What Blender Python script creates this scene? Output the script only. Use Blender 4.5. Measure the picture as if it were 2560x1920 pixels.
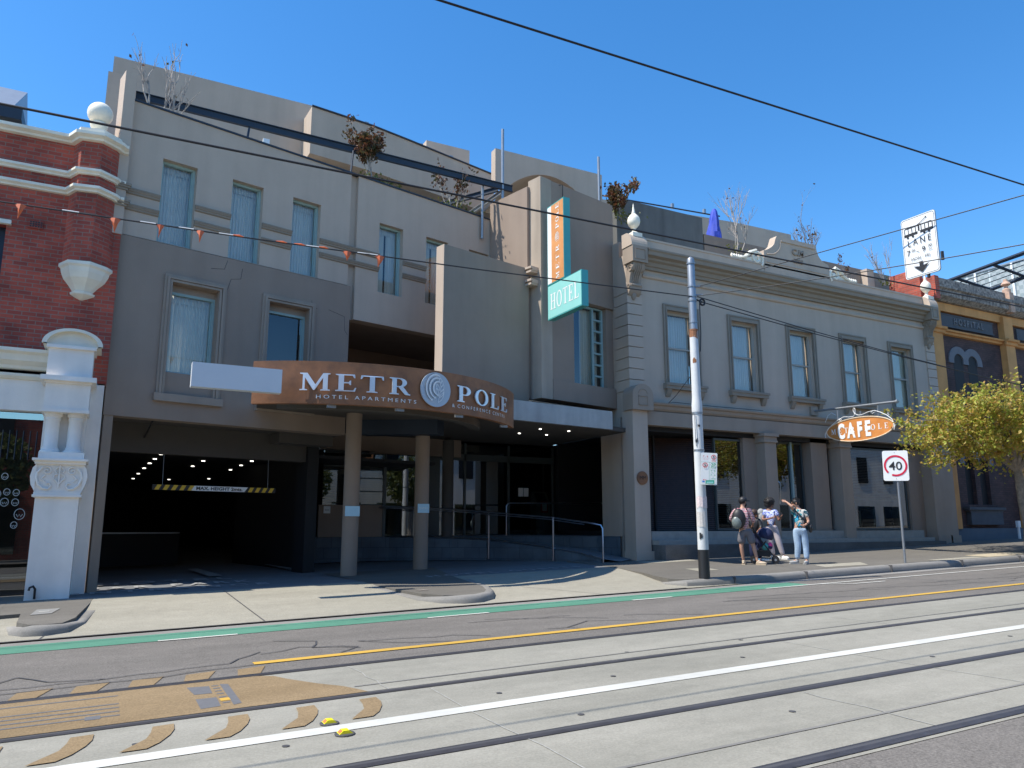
import bpy, bmesh, math, random
from mathutils import Matrix, Vector
from math import sin, cos, tan, radians, pi, sqrt, atan2, hypot
random.seed(7)
for o in list(bpy.data.objects): bpy.data.objects.remove(o, do_unlink=True)
SC = bpy.context.scene
COL = SC.collection

# ---------------------------------------------------------------- camera
yaw, pitch = radians(27.84), radians(10.46)
F = Vector((sin(yaw)*cos(pitch), cos(yaw)*cos(pitch), sin(pitch)))
R = Vector((cos(yaw), -sin(yaw), 0)); U = R.cross(F)
cam = bpy.data.cameras.new('camera'); camo = bpy.data.objects.new('camera', cam); COL.objects.link(camo)
camo.matrix_world = Matrix(((R.x, U.x, -F.x, 0), (R.y, U.y, -F.y, 0), (R.z, U.z, -F.z, 1.52), (0, 0, 0, 1)))
cam.sensor_width = 36; cam.lens = 1917/2560*36; cam.clip_end = 2000; cam.clip_start = .05
SC.camera = camo
SC.render.resolution_x, SC.render.resolution_y = 1024, 768

# ---------------------------------------------------------------- sky, sun, exposure
SUN_EL, SUN_AZ = radians(57), radians(171)      # azimuth counted from +X (along the street) towards +Y
W = bpy.data.worlds.new('World'); SC.world = W; W.use_nodes = True
wn, wl = W.node_tree.nodes, W.node_tree.links
sky = wn.new('ShaderNodeTexSky'); sky.sky_type = 'NISHITA'; sky.sun_disc = False
sky.sun_elevation = SUN_EL; sky.sun_rotation = (pi/2-SUN_AZ) % (2*pi)
sky.air_density = 1.0; sky.dust_density = .25; sky.ozone_density = 3.2; sky.altitude = 100
hs = wn.new('ShaderNodeHueSaturation'); hs.inputs['Saturation'].default_value = 1.30; hs.inputs['Value'].default_value = 1.0
wl.new(sky.outputs[0], hs.inputs['Color']); wl.new(hs.outputs[0], wn['Background'].inputs[0])
wn['Background'].inputs[1].default_value = .15
sl = bpy.data.lights.new('sun', 'SUN'); sl.energy = 3.8; sl.angle = radians(.5); sl.color = (1, .945, .85)
so = bpy.data.objects.new('sun', sl); COL.objects.link(so)
SD = Vector((cos(SUN_AZ)*cos(SUN_EL), sin(SUN_AZ)*cos(SUN_EL), sin(SUN_EL)))
so.rotation_euler = SD.to_track_quat('Z', 'Y').to_euler(); so.location = (-30, 10, 60)
vs = SC.view_settings; vs.view_transform = 'Standard'; vs.look = 'None'; vs.exposure = .72; vs.gamma = 1; vs.use_curve_mapping = False

# ---------------------------------------------------------------- materials
def nt(m):
    m.use_nodes = True; return m.node_tree.nodes, m.node_tree.links
def mat(name, col, rough=.8, var=.12, scale=3., bump=.0, bscale=60., metal=0., stain=0., spec=.5, col2=None, streak=False):
    m = bpy.data.materials.new(name); N, L = nt(m); b = N['Principled BSDF']
    b.inputs['Roughness'].default_value = rough; b.inputs['Metallic'].default_value = metal
    b.inputs['Specular IOR Level'].default_value = spec
    tc = N.new('ShaderNodeNewGeometry')
    last = None
    if var or col2:
        n = N.new('ShaderNodeTexNoise'); n.inputs['Scale'].default_value = scale; n.inputs['Detail'].default_value = 8; n.inputs['Roughness'].default_value = .62
        L.new(tc.outputs['Position'], n.inputs['Vector'])
        r = N.new('ShaderNodeValToRGB'); e = r.color_ramp.elements
        e[0].position = .3; e[1].position = .7
        c2 = col2 or tuple(min(1, c*(1+var)) for c in col); c1 = col if col2 else tuple(c*(1-var) for c in col)
        e[0].color = (*c1, 1); e[1].color = (*c2, 1)
        L.new(n.outputs[0], r.inputs[0]); last = r.outputs[0]
    if stain:
        n2 = N.new('ShaderNodeTexNoise'); n2.inputs['Scale'].default_value = .7; n2.inputs['Detail'].default_value = 6
        if streak:
            mp = N.new('ShaderNodeMapping'); mp.inputs['Scale'].default_value = (3.2, 3.2, .35); L.new(tc.outputs['Position'], mp.inputs[0]); L.new(mp.outputs[0], n2.inputs['Vector'])
        else: L.new(tc.outputs['Position'], n2.inputs['Vector'])
        r2 = N.new('ShaderNodeMapRange'); r2.inputs[1].default_value = .42; r2.inputs[2].default_value = .72; r2.inputs[3].default_value = 1; r2.inputs[4].default_value = 1-stain
        L.new(n2.outputs[0], r2.inputs[0])
        mx = N.new('ShaderNodeVectorMath'); mx.operation = 'SCALE'
        L.new(last, mx.inputs[0]) if last else None
        L.new(r2.outputs[0], mx.inputs['Scale']); last = mx.outputs[0]
    if last: L.new(last, b.inputs['Base Color'])
    else: b.inputs['Base Color'].default_value = (*col, 1)
    if bump:
        n3 = N.new('ShaderNodeTexNoise'); n3.inputs['Scale'].default_value = bscale; n3.inputs['Detail'].default_value = 4
        L.new(tc.outputs['Position'], n3.inputs['Vector'])
        bp = N.new('ShaderNodeBump'); bp.inputs['Strength'].default_value = bump; bp.inputs['Distance'].default_value = .02
        L.new(n3.outputs[0], bp.inputs['Height']); L.new(bp.outputs[0], b.inputs['Normal'])
    return m
def wall_uv(N, L):
    g = N.new('ShaderNodeNewGeometry')
    sp = N.new('ShaderNodeSeparateXYZ'); sn = N.new('ShaderNodeSeparateXYZ')
    L.new(g.outputs['Position'], sp.inputs[0]); L.new(g.outputs['True Normal'], sn.inputs[0])
    a = N.new('ShaderNodeMath'); a.operation = 'MULTIPLY'; L.new(sp.outputs[0], a.inputs[0]); L.new(sn.outputs[1], a.inputs[1])
    b = N.new('ShaderNodeMath'); b.operation = 'MULTIPLY'; L.new(sp.outputs[1], b.inputs[0]); L.new(sn.outputs[0], b.inputs[1])
    c = N.new('ShaderNodeMath'); c.operation = 'SUBTRACT'; L.new(b.outputs[0], c.inputs[0]); L.new(a.outputs[0], c.inputs[1])
    v = N.new('ShaderNodeCombineXYZ'); L.new(c.outputs[0], v.inputs[0]); L.new(sp.outputs[2], v.inputs[1])
    return v.outputs[0]
def brick_mat(name, c1, c2, mort, w=.24, h=.082, mw=.009, rough=.85):
    m = bpy.data.materials.new(name); N, L = nt(m); b = N['Principled BSDF']; b.inputs['Roughness'].default_value = rough
    uv = wall_uv(N, L)
    t = N.new('ShaderNodeTexBrick'); L.new(uv, t.inputs['Vector'])
    t.inputs['Scale'].default_value = 1; t.inputs['Brick Width'].default_value = w; t.inputs['Row Height'].default_value = h
    t.inputs['Mortar Size'].default_value = mw; t.inputs['Mortar Smooth'].default_value = .3; t.inputs['Bias'].default_value = -.2
    t.inputs['Color1'].default_value = (*c1, 1); t.inputs['Color2'].default_value = (*c2, 1); t.inputs['Mortar'].default_value = (*mort, 1)
    g = N.new('ShaderNodeNewGeometry'); n = N.new('ShaderNodeTexNoise'); n.inputs['Scale'].default_value = 1.4; n.inputs['Detail'].default_value = 7
    L.new(g.outputs['Position'], n.inputs['Vector'])
    r = N.new('ShaderNodeMapRange'); r.inputs[1].default_value = .3; r.inputs[2].default_value = .75; r.inputs[3].default_value = 1.25; r.inputs[4].default_value = .55
    L.new(n.outputs[0], r.inputs[0])
    v = N.new('ShaderNodeVectorMath'); v.operation = 'SCALE'; L.new(t.outputs[0], v.inputs[0]); L.new(r.outputs[0], v.inputs['Scale'])
    L.new(v.outputs[0], b.inputs['Base Color'])
    bp = N.new('ShaderNodeBump'); bp.inputs['Strength'].default_value = .6; bp.inputs['Distance'].default_value = .01; bp.invert = True
    L.new(t.outputs['Fac'], bp.inputs['Height']); L.new(bp.outputs[0], b.inputs['Normal'])
    return m
def glass_mat(name, tint=(.75, .82, .84), refl=.12, rough=.0, through=.75):
    m = bpy.data.materials.new(name); N, L = nt(m)
    N.remove(N['Principled BSDF']); out = N['Material Output']
    tr = N.new('ShaderNodeBsdfTransparent'); tr.inputs[0].default_value = (*[c*through for c in tint], 1)
    gl = N.new('ShaderNodeBsdfGlossy'); gl.inputs['Roughness'].default_value = rough; gl.inputs['Color'].default_value = (.9, .95, 1, 1)
    fr = N.new('ShaderNodeFresnel'); fr.inputs[0].default_value = 1.5
    ad = N.new('ShaderNodeMath'); ad.operation = 'MULTIPLY_ADD'; ad.inputs[1].default_value = 1.25; ad.inputs[2].default_value = refl; ad.use_clamp = True
    L.new(fr.outputs[0], ad.inputs[0])
    mx = N.new('ShaderNodeMixShader'); L.new(ad.outputs[0], mx.inputs[0]); L.new(tr.outputs[0], mx.inputs[1]); L.new(gl.outputs[0], mx.inputs[2]); L.new(mx.outputs[0], out.inputs[0])
    return m
def emis(name, col, s):
    m = bpy.data.materials.new(name); N, L = nt(m); b = N['Principled BSDF']
    b.inputs['Emission Color'].default_value = (*col, 1); b.inputs['Emission Strength'].default_value = s; b.inputs['Base Color'].default_value = (*col, 1)
    return m
def road_mat(name, c1, c2, speck, bumps=.35, cracks=0.):
    m = bpy.data.materials.new(name); N, L = nt(m); b = N['Principled BSDF']; b.inputs['Roughness'].default_value = .88; b.inputs['Specular IOR Level'].default_value = .3
    g = N.new('ShaderNodeNewGeometry')
    n = N.new('ShaderNodeTexNoise'); n.inputs['Scale'].default_value = .9; n.inputs['Detail'].default_value = 9; n.inputs['Roughness'].default_value = .65
    mp = N.new('ShaderNodeMapping'); mp.inputs['Scale'].default_value = (.35, 1.3, 1); L.new(g.outputs['Position'], mp.inputs[0]); L.new(mp.outputs[0], n.inputs['Vector'])
    r = N.new('ShaderNodeValToRGB'); e = r.color_ramp.elements; e[0].position = .32; e[1].position = .68; e[0].color = (*c1, 1); e[1].color = (*c2, 1); L.new(n.outputs[0], r.inputs[0])
    n2 = N.new('ShaderNodeTexNoise'); n2.inputs['Scale'].default_value = 55; n2.inputs['Detail'].default_value = 3; n2.inputs['Roughness'].default_value = .8; L.new(g.outputs['Position'], n2.inputs['Vector'])
    r2 = N.new('ShaderNodeMapRange'); r2.inputs[1].default_value = .3; r2.inputs[2].default_value = .7; r2.inputs[3].default_value = 1-speck; r2.inputs[4].default_value = 1+speck; L.new(n2.outputs[0], r2.inputs[0])
    v = N.new('ShaderNodeVectorMath'); v.operation = 'SCALE'; L.new(r.outputs[0], v.inputs[0]); L.new(r2.outputs[0], v.inputs['Scale'])
    n4 = N.new('ShaderNodeTexNoise'); n4.inputs['Scale'].default_value = 4.5; n4.inputs['Detail'].default_value = 10; n4.inputs['Roughness'].default_value = .75; L.new(g.outputs['Position'], n4.inputs['Vector'])
    r4 = N.new('ShaderNodeMapRange'); r4.inputs[1].default_value = .3; r4.inputs[2].default_value = .75; r4.inputs[3].default_value = .9; r4.inputs[4].default_value = 1.1; L.new(n4.outputs[0], r4.inputs[0])
    v4 = N.new('ShaderNodeVectorMath'); v4.operation = 'SCALE'; L.new(v.outputs[0], v4.inputs[0]); L.new(r4.outputs[0], v4.inputs['Scale']); last = v4.outputs[0]
    L.new(last, b.inputs['Base Color'])
    bp = N.new('ShaderNodeBump'); bp.inputs['Strength'].default_value = bumps; bp.inputs['Distance'].default_value = .008
    L.new(n2.outputs[0], bp.inputs['Height']); L.new(bp.outputs[0], b.inputs['Normal'])
    return m
M = {}
M['light'] = mat('light_render', (.50, .40, .315), .85, .04, 1.6, .12, 40, stain=.10, streak=True)
M['dark'] = mat('dark_render', (.31, .235, .18), .85, .05, 1.4, .12, 40, stain=.10, streak=True)
M['mid'] = mat('mid_render', (.34, .27, .21), .85, .06, 1.4, .12, 40, stain=.14, streak=True)
M['trim'] = mat('grey_trim', (.275, .23, .18), .8, .06, 2)
M['cream'] = mat('cream_render', (.51, .41, .32), .85, .05, 1.3, .1, 40, stain=.12, streak=True)
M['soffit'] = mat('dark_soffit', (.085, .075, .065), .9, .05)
M['black'] = mat('near_black', (.012, .012, .013), .7, 0)  # black parts, and interiors whose darkness is put into the colour
M['dkmetal'] = mat('dark_blue_metal', (.018, .03, .05), .5, .1, 3)
M['galv'] = mat('grey_steel', (.32, .34, .36), .42, .08, 4, metal=.6)
M['steel'] = mat('brushed_steel', (.55, .57, .6), .28, .05, 6, metal=1)
M['alum'] = mat('brushed_aluminium', (.44, .42, .40), .5, .1, 2.5, metal=.6, stain=.25, streak=True)
M['teal'] = mat('teal_frame', (.30, .43, .42), .5, .05)
M['tealp'] = mat('teal_paint', (.07, .36, .34), .4, .04)
M['mint'] = mat('mint_panel', (.30, .66, .60), .4, .03)
M['white'] = mat('white_paint', (.80, .80, .78), .5, .03, 2)
M['whitewall'] = mat('white_painted_plaster', (.90, .84, .76), .7, .05, 2.5, .1, 30, stain=.14, streak=True)
M['creamtrim'] = mat('cream_trim', (.86, .80, .66), .6, .05, 3, stain=.15, streak=True)
M['copper'] = mat('rusty_copper', (.20, .095, .05), .55, 0, 2.2, .15, 30, col2=(.42, .18, .075), stain=.45, spec=.4)
M['orange'] = mat('orange_face', (.62, .26, .09), .5, 0, 3, col2=(.78, .36, .14), stain=.12)
M['brick'] = brick_mat('red_brick', (.46, .085, .05), (.27, .05, .035), (.27, .17, .13))
M['dbrick'] = brick_mat('dark_brick', (.10, .055, .048), (.062, .036, .034), (.05, .036, .034))
M['ochre'] = mat('ochre_paint', (.62, .30, .10), .8, .1, 2, stain=.2, streak=True)
M['oldstone'] = mat('weathered_stone', (.06, .05, .045), .9, 0, 9, .3, 40, col2=(.42, .37, .32))
M['asphalt'] = road_mat('asphalt', (.14, .128, .112), (.185, .168, .148), .45)
M['footpath'] = road_mat('footpath_asphalt', (.13, .12, .103), (.168, .155, .133), .22)
M['concrete'] = road_mat('track_concrete', (.235, .225, .185), (.33, .312, .26), .16)
M['slab'] = road_mat('slab_concrete', (.285, .265, .21), (.35, .325, .26), .25)
M['kerb'] = road_mat('kerb_concrete', (.20, .19, .17), (.29, .275, .25), .15)
M['bluestone'] = road_mat('bluestone', (.07, .07, .07), (.17, .165, .155), .25)
M['green'] = road_mat('green_lane', (.07, .20, .135), (.10, .255, .175), .14)
M['rail'] = mat('rail_steel', (.09, .085, .09), .45, .2, 8, metal=.5)
M['tar'] = mat('tar_seal', (.075, .073, .075), .6, .1)
M['lineW'] = mat('white_line', (.60, .59, .53), .7, .06, 9, stain=.18)
M['lineY'] = mat('yellow_line', (.58, .35, .055), .7, .06, 9, stain=.15)
M['brown'] = road_mat('brown_coating', (.215, .15, .078), (.28, .20, .11), .3)
M['oldasph'] = mat('faded_text_paint', (.42, .42, .40), .8, 0, 14, col2=(.2, .2, .2))
M['curtain'] = mat('sheer_curtain', (.86, .84, .78), .9, .03)
M['curtain2'] = mat('pale_curtain', (.90, .86, .74), .9, .03)
M['sash'] = mat('beige_sash', (.40, .37, .32), .6, .04)
M['wood'] = mat('dark_timber', (.055, .026, .016), .5, .25, 9)
M['tile'] = brick_mat('slate_tile', (.085, .115, .14), (.07, .10, .125), (.035, .05, .06), .42, .3, .006, .55)
M['foil'] = M['copper']
M['red'] = mat('sign_red', (.62, .01, .05), .5, 0)
M['blk'] = mat('sign_black', (.02, .02, .022), .5, 0)
M['signW'] = mat('sign_white', (.83, .84, .82), .35, .02)
M['greenp'] = mat('sign_green', (.03, .36, .24), .4, 0)
M['yel'] = mat('sign_yellow', (.75, .47, .04), .5, 0)
M['flag'] = mat('orange_flag', (.78, .16, .05), .6, .1)
M['bluecloth'] = mat('blue_cloth', (.035, .07, .46), .7, .15, 6)
M['glass'] = glass_mat('window_glass', (.9, .93, .93), .03, 0, .95)
M['shopglass'] = glass_mat('shop_glass', (.55, .65, .62), .11, 0, .75)
M['bark'] = mat('pale_bark', (.36, .32, .28), .85, .3, 12)
M['trunk'] = mat('grey_trunk', (.22, .19, .16), .9, .35, 9, .5, 20)
M['skinA'] = mat('tan_skin', (.50, .28, .19), .55, .05)
M['skinB'] = mat('brown_skin', (.27, .13, .085), .55, .05)
M['hair'] = mat('black_hair', (.012, .011, .012), .6, .2, 30)
M['stone'] = mat('light_stone', (.30, .29, .26), .85, .12, 5, .1)
M['lamp'] = emis('lamp_white', (1, .95, .85), 3)
def leaf_mat(name, a, b_):
    m = bpy.data.materials.new(name); N, L = nt(m); b = N['Principled BSDF']; b.inputs['Roughness'].default_value = .55
    o = N.new('ShaderNodeNewGeometry'); n = N.new('ShaderNodeTexNoise'); n.inputs['Scale'].default_value = 5.5; n.inputs['Detail'].default_value = 3
    L.new(o.outputs['Position'], n.inputs['Vector'])
    r = N.new('ShaderNodeValToRGB'); e = r.color_ramp.elements; e[0].position = .38; e[1].position = .62; e[0].color = (*a, 1); e[1].color = (*b_, 1)
    L.new(n.outputs[0], r.inputs[0]); L.new(r.outputs[0], b.inputs['Base Color'])
    b.inputs['Transmission Weight'].default_value = 0
    t = N.new('ShaderNodeBsdfTranslucent'); L.new(r.outputs[0], t.inputs[0]); mx = N.new('ShaderNodeMixShader'); mx.inputs[0].default_value = .35
    L.new(b.outputs[0], mx.inputs[1]); L.new(t.outputs[0], mx.inputs[2]); L.new(mx.outputs[0], N['Material Output'].inputs[0])
    return m
M['leaf'] = leaf_mat('street_tree_leaf', (.36, .42, .05), (.52, .32, .08))
M['leafy'] = leaf_mat('green_leaf', (.34, .32, .05), (.28, .30, .04))
M['leafr'] = leaf_mat('russet_leaf', (.07, .07, .025), (.16, .06, .03))
M['leafg'] = leaf_mat('olive_leaf', (.10, .13, .03), (.20, .20, .05))

# ---------------------------------------------------------------- geometry helpers
I4 = Matrix.Identity(4)
AL = radians(13.54)
P0 = Vector((-.1, 17.15, 0))
LF = Matrix(((cos(AL), -sin(AL), 0, P0.x), (sin(AL), cos(AL), 0, P0.y), (0, 0, 1, 0), (0, 0, 0, 1)))   # left facade frame: x along it, y inwards
def Lw(t, off, z): return LF @ Vector((t, -off, z))
ORG = {}
class MB:
    def __init__(s, X=None): s.v = []; s.f = []; s.m = []; s.X = X or I4; s.k = 0
    def add(s, vs, fs, X=None, k=None):
        n = len(s.v); T = s.X @ X if X is not None else s.X
        s.v += [T @ Vector(p) for p in vs]; s.f += [tuple(i+n for i in f) for f in fs]; s.m += [s.k if k is None else k]*len(fs); return s
    def box(s, x0, y0, z0, x1, y1, z1, X=None, k=None):
        return s.add([(x0,y0,z0),(x1,y0,z0),(x1,y1,z0),(x0,y1,z0),(x0,y0,z1),(x1,y0,z1),(x1,y1,z1),(x0,y1,z1)],
            [(0,3,2,1),(4,5,6,7),(0,1,5,4),(1,2,6,5),(2,3,7,6),(3,0,4,7)], X, k)
    def quad(s, a, b, c, d, k=None): return s.add([a,b,c,d], [(0,1,2,3)], None, k)
    def prism(s, pts, a, b, ax='y', X=None, k=None):
        """closed polygon extruded along ax from a to b"""
        n = len(pts)
        def P(p, q): return {'y': (p[0], q, p[1]), 'z': (p[0], p[1], q), 'x': (q, p[0], p[1])}[ax]
        vs = [P(p, a) for p in pts] + [P(p, b) for p in pts]
        fs = [(i, (i+1) % n, n+(i+1) % n, n+i) for i in range(n)] + [tuple(range(n-1, -1, -1)), tuple(range(n, 2*n))]
        return s.add(vs, fs, X, k)
    def tube(s, pts, r, n=8, k=None, X=None, cap=True):
        pts = [Vector(p) for p in pts]; rs = r if isinstance(r, (list, tuple)) else [r]*len(pts)
        vs = []; fs = []; ref = None
        for i, p in enumerate(pts):
            t = (pts[min(i+1, len(pts)-1)] - pts[max(i-1, 0)]).normalized()
            if ref is None: ref = Vector((0, 0, 1)) if abs(t.z) < .9 else Vector((1, 0, 0))
            u = t.cross(ref).normalized(); w = t.cross(u)
            if u.length < .5: u = Vector((1, 0, 0)); w = t.cross(u)
            ref = (u.cross(t)) 
            for j in range(n):
                a = 2*pi*j/n; vs.append(p + (u*cos(a)+w*sin(a))*rs[i])
        for i in range(len(pts)-1):
            for j in range(n): fs.append((i*n+j, i*n+(j+1) % n, (i+1)*n+(j+1) % n, (i+1)*n+j))
        if cap: fs += [tuple(range(n-1, -1, -1)), tuple((len(pts)-1)*n+j for j in range(n))]
        return s.add(vs, fs, X, k)
    def lathe(s, prof, x, y, n=16, k=None, a0=0, X=None):
        vs = []; fs = []
        for r, z in prof:
            for j in range(n): a = a0+2*pi*j/n; vs.append((x+r*cos(a), y+r*sin(a), z))
        for i in range(len(prof)-1):
            for j in range(n): fs.append((i*n+j, i*n+(j+1) % n, (i+1)*n+(j+1) % n, (i+1)*n+j))
        fs += [tuple(range(n-1, -1, -1)), tuple((len(prof)-1)*n+j for j in range(n))]
        return s.add(vs, fs, X, k)
    def sweep(s, prof, path, closed=False, k=None):
        """profile (offset outwards, z) along plan path [(x,y)], outward = right-hand side when walking the path"""
        n = len(path); vs = []; fs = []; m = len(prof)
        for i in range(n):
            p = Vector(path[i]).to_2d()
            a = Vector(path[i-1]).to_2d() if (i > 0 or closed) else None
            b = Vector(path[(i+1) % n]).to_2d() if (i < n-1 or closed) else None
            d1 = (p-a).normalized() if a is not None else None; d2 = (b-p).normalized() if b is not None else None
            if d1 is None: d1 = d2
            if d2 is None: d2 = d1
            n1 = Vector((d1.y, -d1.x)); n2 = Vector((d2.y, -d2.x)); nn = (n1+n2); nn = nn/max(.2, nn.dot(n1)) if nn.length > 1e-6 else n1
            for o, z in prof: vs.append((p.x+nn.x*o, p.y+nn.y*o, z))
        for i in range(n if closed else n-1):
            j = (i+1) % n
            for q in range(m): fs.append((i*m+q, j*m+q, j*m+(q+1) % m, i*m+(q+1) % m))
        if not closed: fs += [tuple(range(m)), tuple(reversed([(n-1)*m+q for q in range(m)]))]
        return s.add(vs, fs, None, k)
    def build(s, name, mats, parent=None, smooth=False, org=None, recalc=True):
        if not isinstance(mats, (list, tuple)): mats = [mats]
        if parent is not None: o0 = ORG[parent.name]
        elif org is not None: o0 = Vector(org)
        else:
            xs = [v.x for v in s.v]; ys = [v.y for v in s.v]; zs = [v.z for v in s.v]
            o0 = Vector(((min(xs)+max(xs))/2, (min(ys)+max(ys))/2, min(zs)))
        me = bpy.data.meshes.new(name); me.from_pydata([tuple(v-o0) for v in s.v], [], s.f)
        for mm in mats: me.materials.append(M[mm] if isinstance(mm, str) else mm)
        for p, mi in zip(me.polygons, s.m): p.material_index = mi; p.use_smooth = smooth
        if recalc:
            bm = bmesh.new(); bm.from_mesh(me); bmesh.ops.recalc_face_normals(bm, faces=bm.faces); bm.to_mesh(me); bm.free()
        if smooth:
            try: me.set_sharp_from_angle(angle=radians(38))
            except Exception: pass
        o = bpy.data.objects.new(name, me); COL.objects.link(o)
        if parent is not None: o.parent = parent
        else: o.location = o0
        ORG[o.name] = o0; return o
def root(name, loc):
    o = bpy.data.objects.new(name, None); COL.objects.link(o); o.location = loc; o.empty_display_size = .2; ORG[o.name] = Vector(loc); return o
def tag(o, label=None, cat=None, group=None, kind=None):
    if label: o['label'] = label
    if cat: o['category'] = cat
    if group: o['group'] = group
    if kind: o['kind'] = kind
    return o
def copy_tree(o, parent=None, delta=None):
    c = o.copy(); COL.objects.link(c); c.parent = parent; ORG[c.name] = ORG.get(o.name, Vector())
    if delta is not None: c.location = o.location + Vector(delta)
    for ch in list(o.children): copy_tree(ch, c)
    return c
SL = .0241                                            # the street climbs to the right
def zr(x): return SL*x
def zf(x, y): return SL*x + .13 + .025*(y-11.6)       # footpath level
def text_mesh(body, size=1., bold=0., align='CENTER', extr=0., sx=1., spacing=1.):
    cu = bpy.data.curves.new('t', 'FONT'); cu.body = body; cu.size = size; cu.align_x = align; cu.extrude = extr; cu.offset = bold; cu.resolution_u = 3; cu.space_character = spacing
    ob = bpy.data.objects.new('t', cu); me = ob.to_mesh()
    vs = [(v.co.x*sx, v.co.y, v.co.z) for v in me.vertices]; fs = [tuple(p.vertices) for p in me.polygons]
    ob.to_mesh_clear(); bpy.data.objects.remove(ob); bpy.data.curves.remove(cu); return vs, fs
def contour_mesh(conts, extr=0.):
    cu = bpy.data.curves.new('c', 'CURVE'); cu.dimensions = '2D'; cu.fill_mode = 'BOTH'; cu.extrude = extr
    for c in conts:
        sp = cu.splines.new('POLY'); sp.points.add(len(c)-1); sp.use_cyclic_u = True
        for q, p in zip(sp.points, c): q.co = (p[0], p[1], 0, 1)
    ob = bpy.data.objects.new('c', cu); me = ob.to_mesh()
    vs = [tuple(v.co) for v in me.vertices]; fs = [tuple(p.vertices) for p in me.polygons]
    ob.to_mesh_clear(); bpy.data.objects.remove(ob); bpy.data.curves.remove(cu); return vs, fs
def arc(cx, cy, rx, ry, a0, a1, n=12): return [(cx+rx*cos(radians(a0+(a1-a0)*i/n)), cy+ry*sin(radians(a0+(a1-a0)*i/n))) for i in range(n+1)]
SER = {
 'M': (1.02, [[(0,0),(.26,0),(.26,.05),(.17,.08),(.17,.74),(.46,.02),(.50,.02),(.78,.74),(.78,.08),(.70,.05),(.70,0),(1.02,0),(1.02,.05),(.94,.08),(.94,.92),(1.02,.95),(1.02,1),(.78,1),(.53,.34),(.25,1),(0,1),(0,.95),(.10,.92),(.10,.08),(0,.05)]]),
 'E': (.70, [[(0,0),(.66,0),(.70,.22),(.65,.22),(.60,.06),(.28,.06),(.28,.47),(.44,.47),(.48,.38),(.52,.38),(.52,.64),(.48,.64),(.44,.54),(.28,.54),(.28,.94),(.56,.94),(.62,.80),(.66,.80),(.64,1),(0,1),(0,.95),(.10,.92),(.10,.08),(0,.05)]]),
 'T': (.82, [[(.22,0),(.60,0),(.60,.05),(.50,.08),(.50,.94),(.72,.94),(.78,.78),(.82,.78),(.80,1),(.02,1),(0,.78),(.04,.78),(.10,.94),(.32,.94),(.32,.08),(.22,.05)]]),
 'L': (.70, [[(0,0),(.66,0),(.70,.24),(.65,.24),(.58,.06),(.28,.06),(.28,.92),(.38,.95),(.38,1),(0,1),(0,.95),(.10,.92),(.10,.08),(0,.05)]]),
 'H': (.90, [[(0,0),(.38,0),(.38,.05),(.28,.08),(.28,.48),(.62,.48),(.62,.08),(.52,.05),(.52,0),(.90,0),(.90,.05),(.80,.08),(.80,.92),(.90,.95),(.90,1),(.52,1),(.52,.95),(.62,.92),(.62,.54),(.28,.54),(.28,.92),(.38,.95),(.38,1),(0,1),(0,.95),(.10,.92),(.10,.08),(0,.05)]]),
 'P': (.72, [[(0,0),(.38,0),(.38,.05),(.28,.08),(.28,.42),(.42,.42)]+arc(.42,.71,.30,.29,-88,90)+[(0,1),(0,.95),(.10,.92),(.10,.08),(0,.05)], [(.28,.48)]+arc(.38,.71,.15,.23,-90,90)+[(.28,.94)]]),
 'R': (.86, [[(0,0),(.38,0),(.38,.05),(.28,.08),(.28,.45),(.36,.45),(.62,.05),(.68,0),(.86,0),(.86,.05),(.79,.08),(.545,.495)]+arc(.42,.73,.29,.27,-62,90)+[(0,1),(0,.95),(.10,.92),(.10,.08),(0,.05)], [(.28,.51)]+arc(.38,.725,.15,.215,-90,90)+[(.28,.94)]]),
 'O': (.90, [arc(.45,.5,.45,.52,0,345,23), arc(.45,.5,.27,.45,0,345,23)]),
}
M['mid2'] = mat('grey_green_render', (.30, .245, .19), .85, .05, 1.2, .12, 40, stain=.14, streak=True)
M['light2'] = mat('pier_render', (.43, .35, .27), .85, .06, 1.4, .12, 40, stain=.22, streak=True)
M['letter'] = mat('silver_letter', (.80, .82, .84), .3, .02, 3, metal=.35)
M['boxp'] = mat('pale_box', (.66, .68, .70), .45, .03, 1.5)
M['dkteal'] = mat('dark_teal_metal', (.06, .075, .075), .45, .05)
M['signblue'] = mat('pale_blue_panel', (.45, .68, .78), .5, .03)
M['dirtygrey'] = mat('dirty_grey_block', (.15, .15, .14), .9, .1, 1.5, .1, 30, stain=.3, streak=True)
M['bluegrey'] = mat('blue_grey_plinth', (.10, .125, .15), .8, .08, 2)
M['bluegrey2'] = mat('dark_panel_stone', (.085, .09, .10), .85, .1, 4)
M['stone2'] = mat('letter_stone', (.17, .17, .18), .85, .1, 4)
M['blind'] = mat('venetian_slat', (.16, .17, .16), .5, .05)
M['polew'] = mat('white_pole_paint', (.70, .71, .70), .55, .05, 6, stain=.25, streak=True)
M['rust'] = mat('rust_mark', (.30, .13, .06), .8, .3, 20)
M['sticker'] = mat('torn_paper', (.6, .56, .52), .8, .15, 30)
M['sticker2'] = mat('pale_sticker', (.72, .60, .58), .8, .2, 40)
M['orange2'] = mat('cafe_orange', (.60, .215, .05), .5, 0, 4, col2=(.72, .29, .08), stain=.12)

M['discm'] = mat('roundel_silver', (.50, .54, .58), .4, .04, 3, metal=.3)
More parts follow.
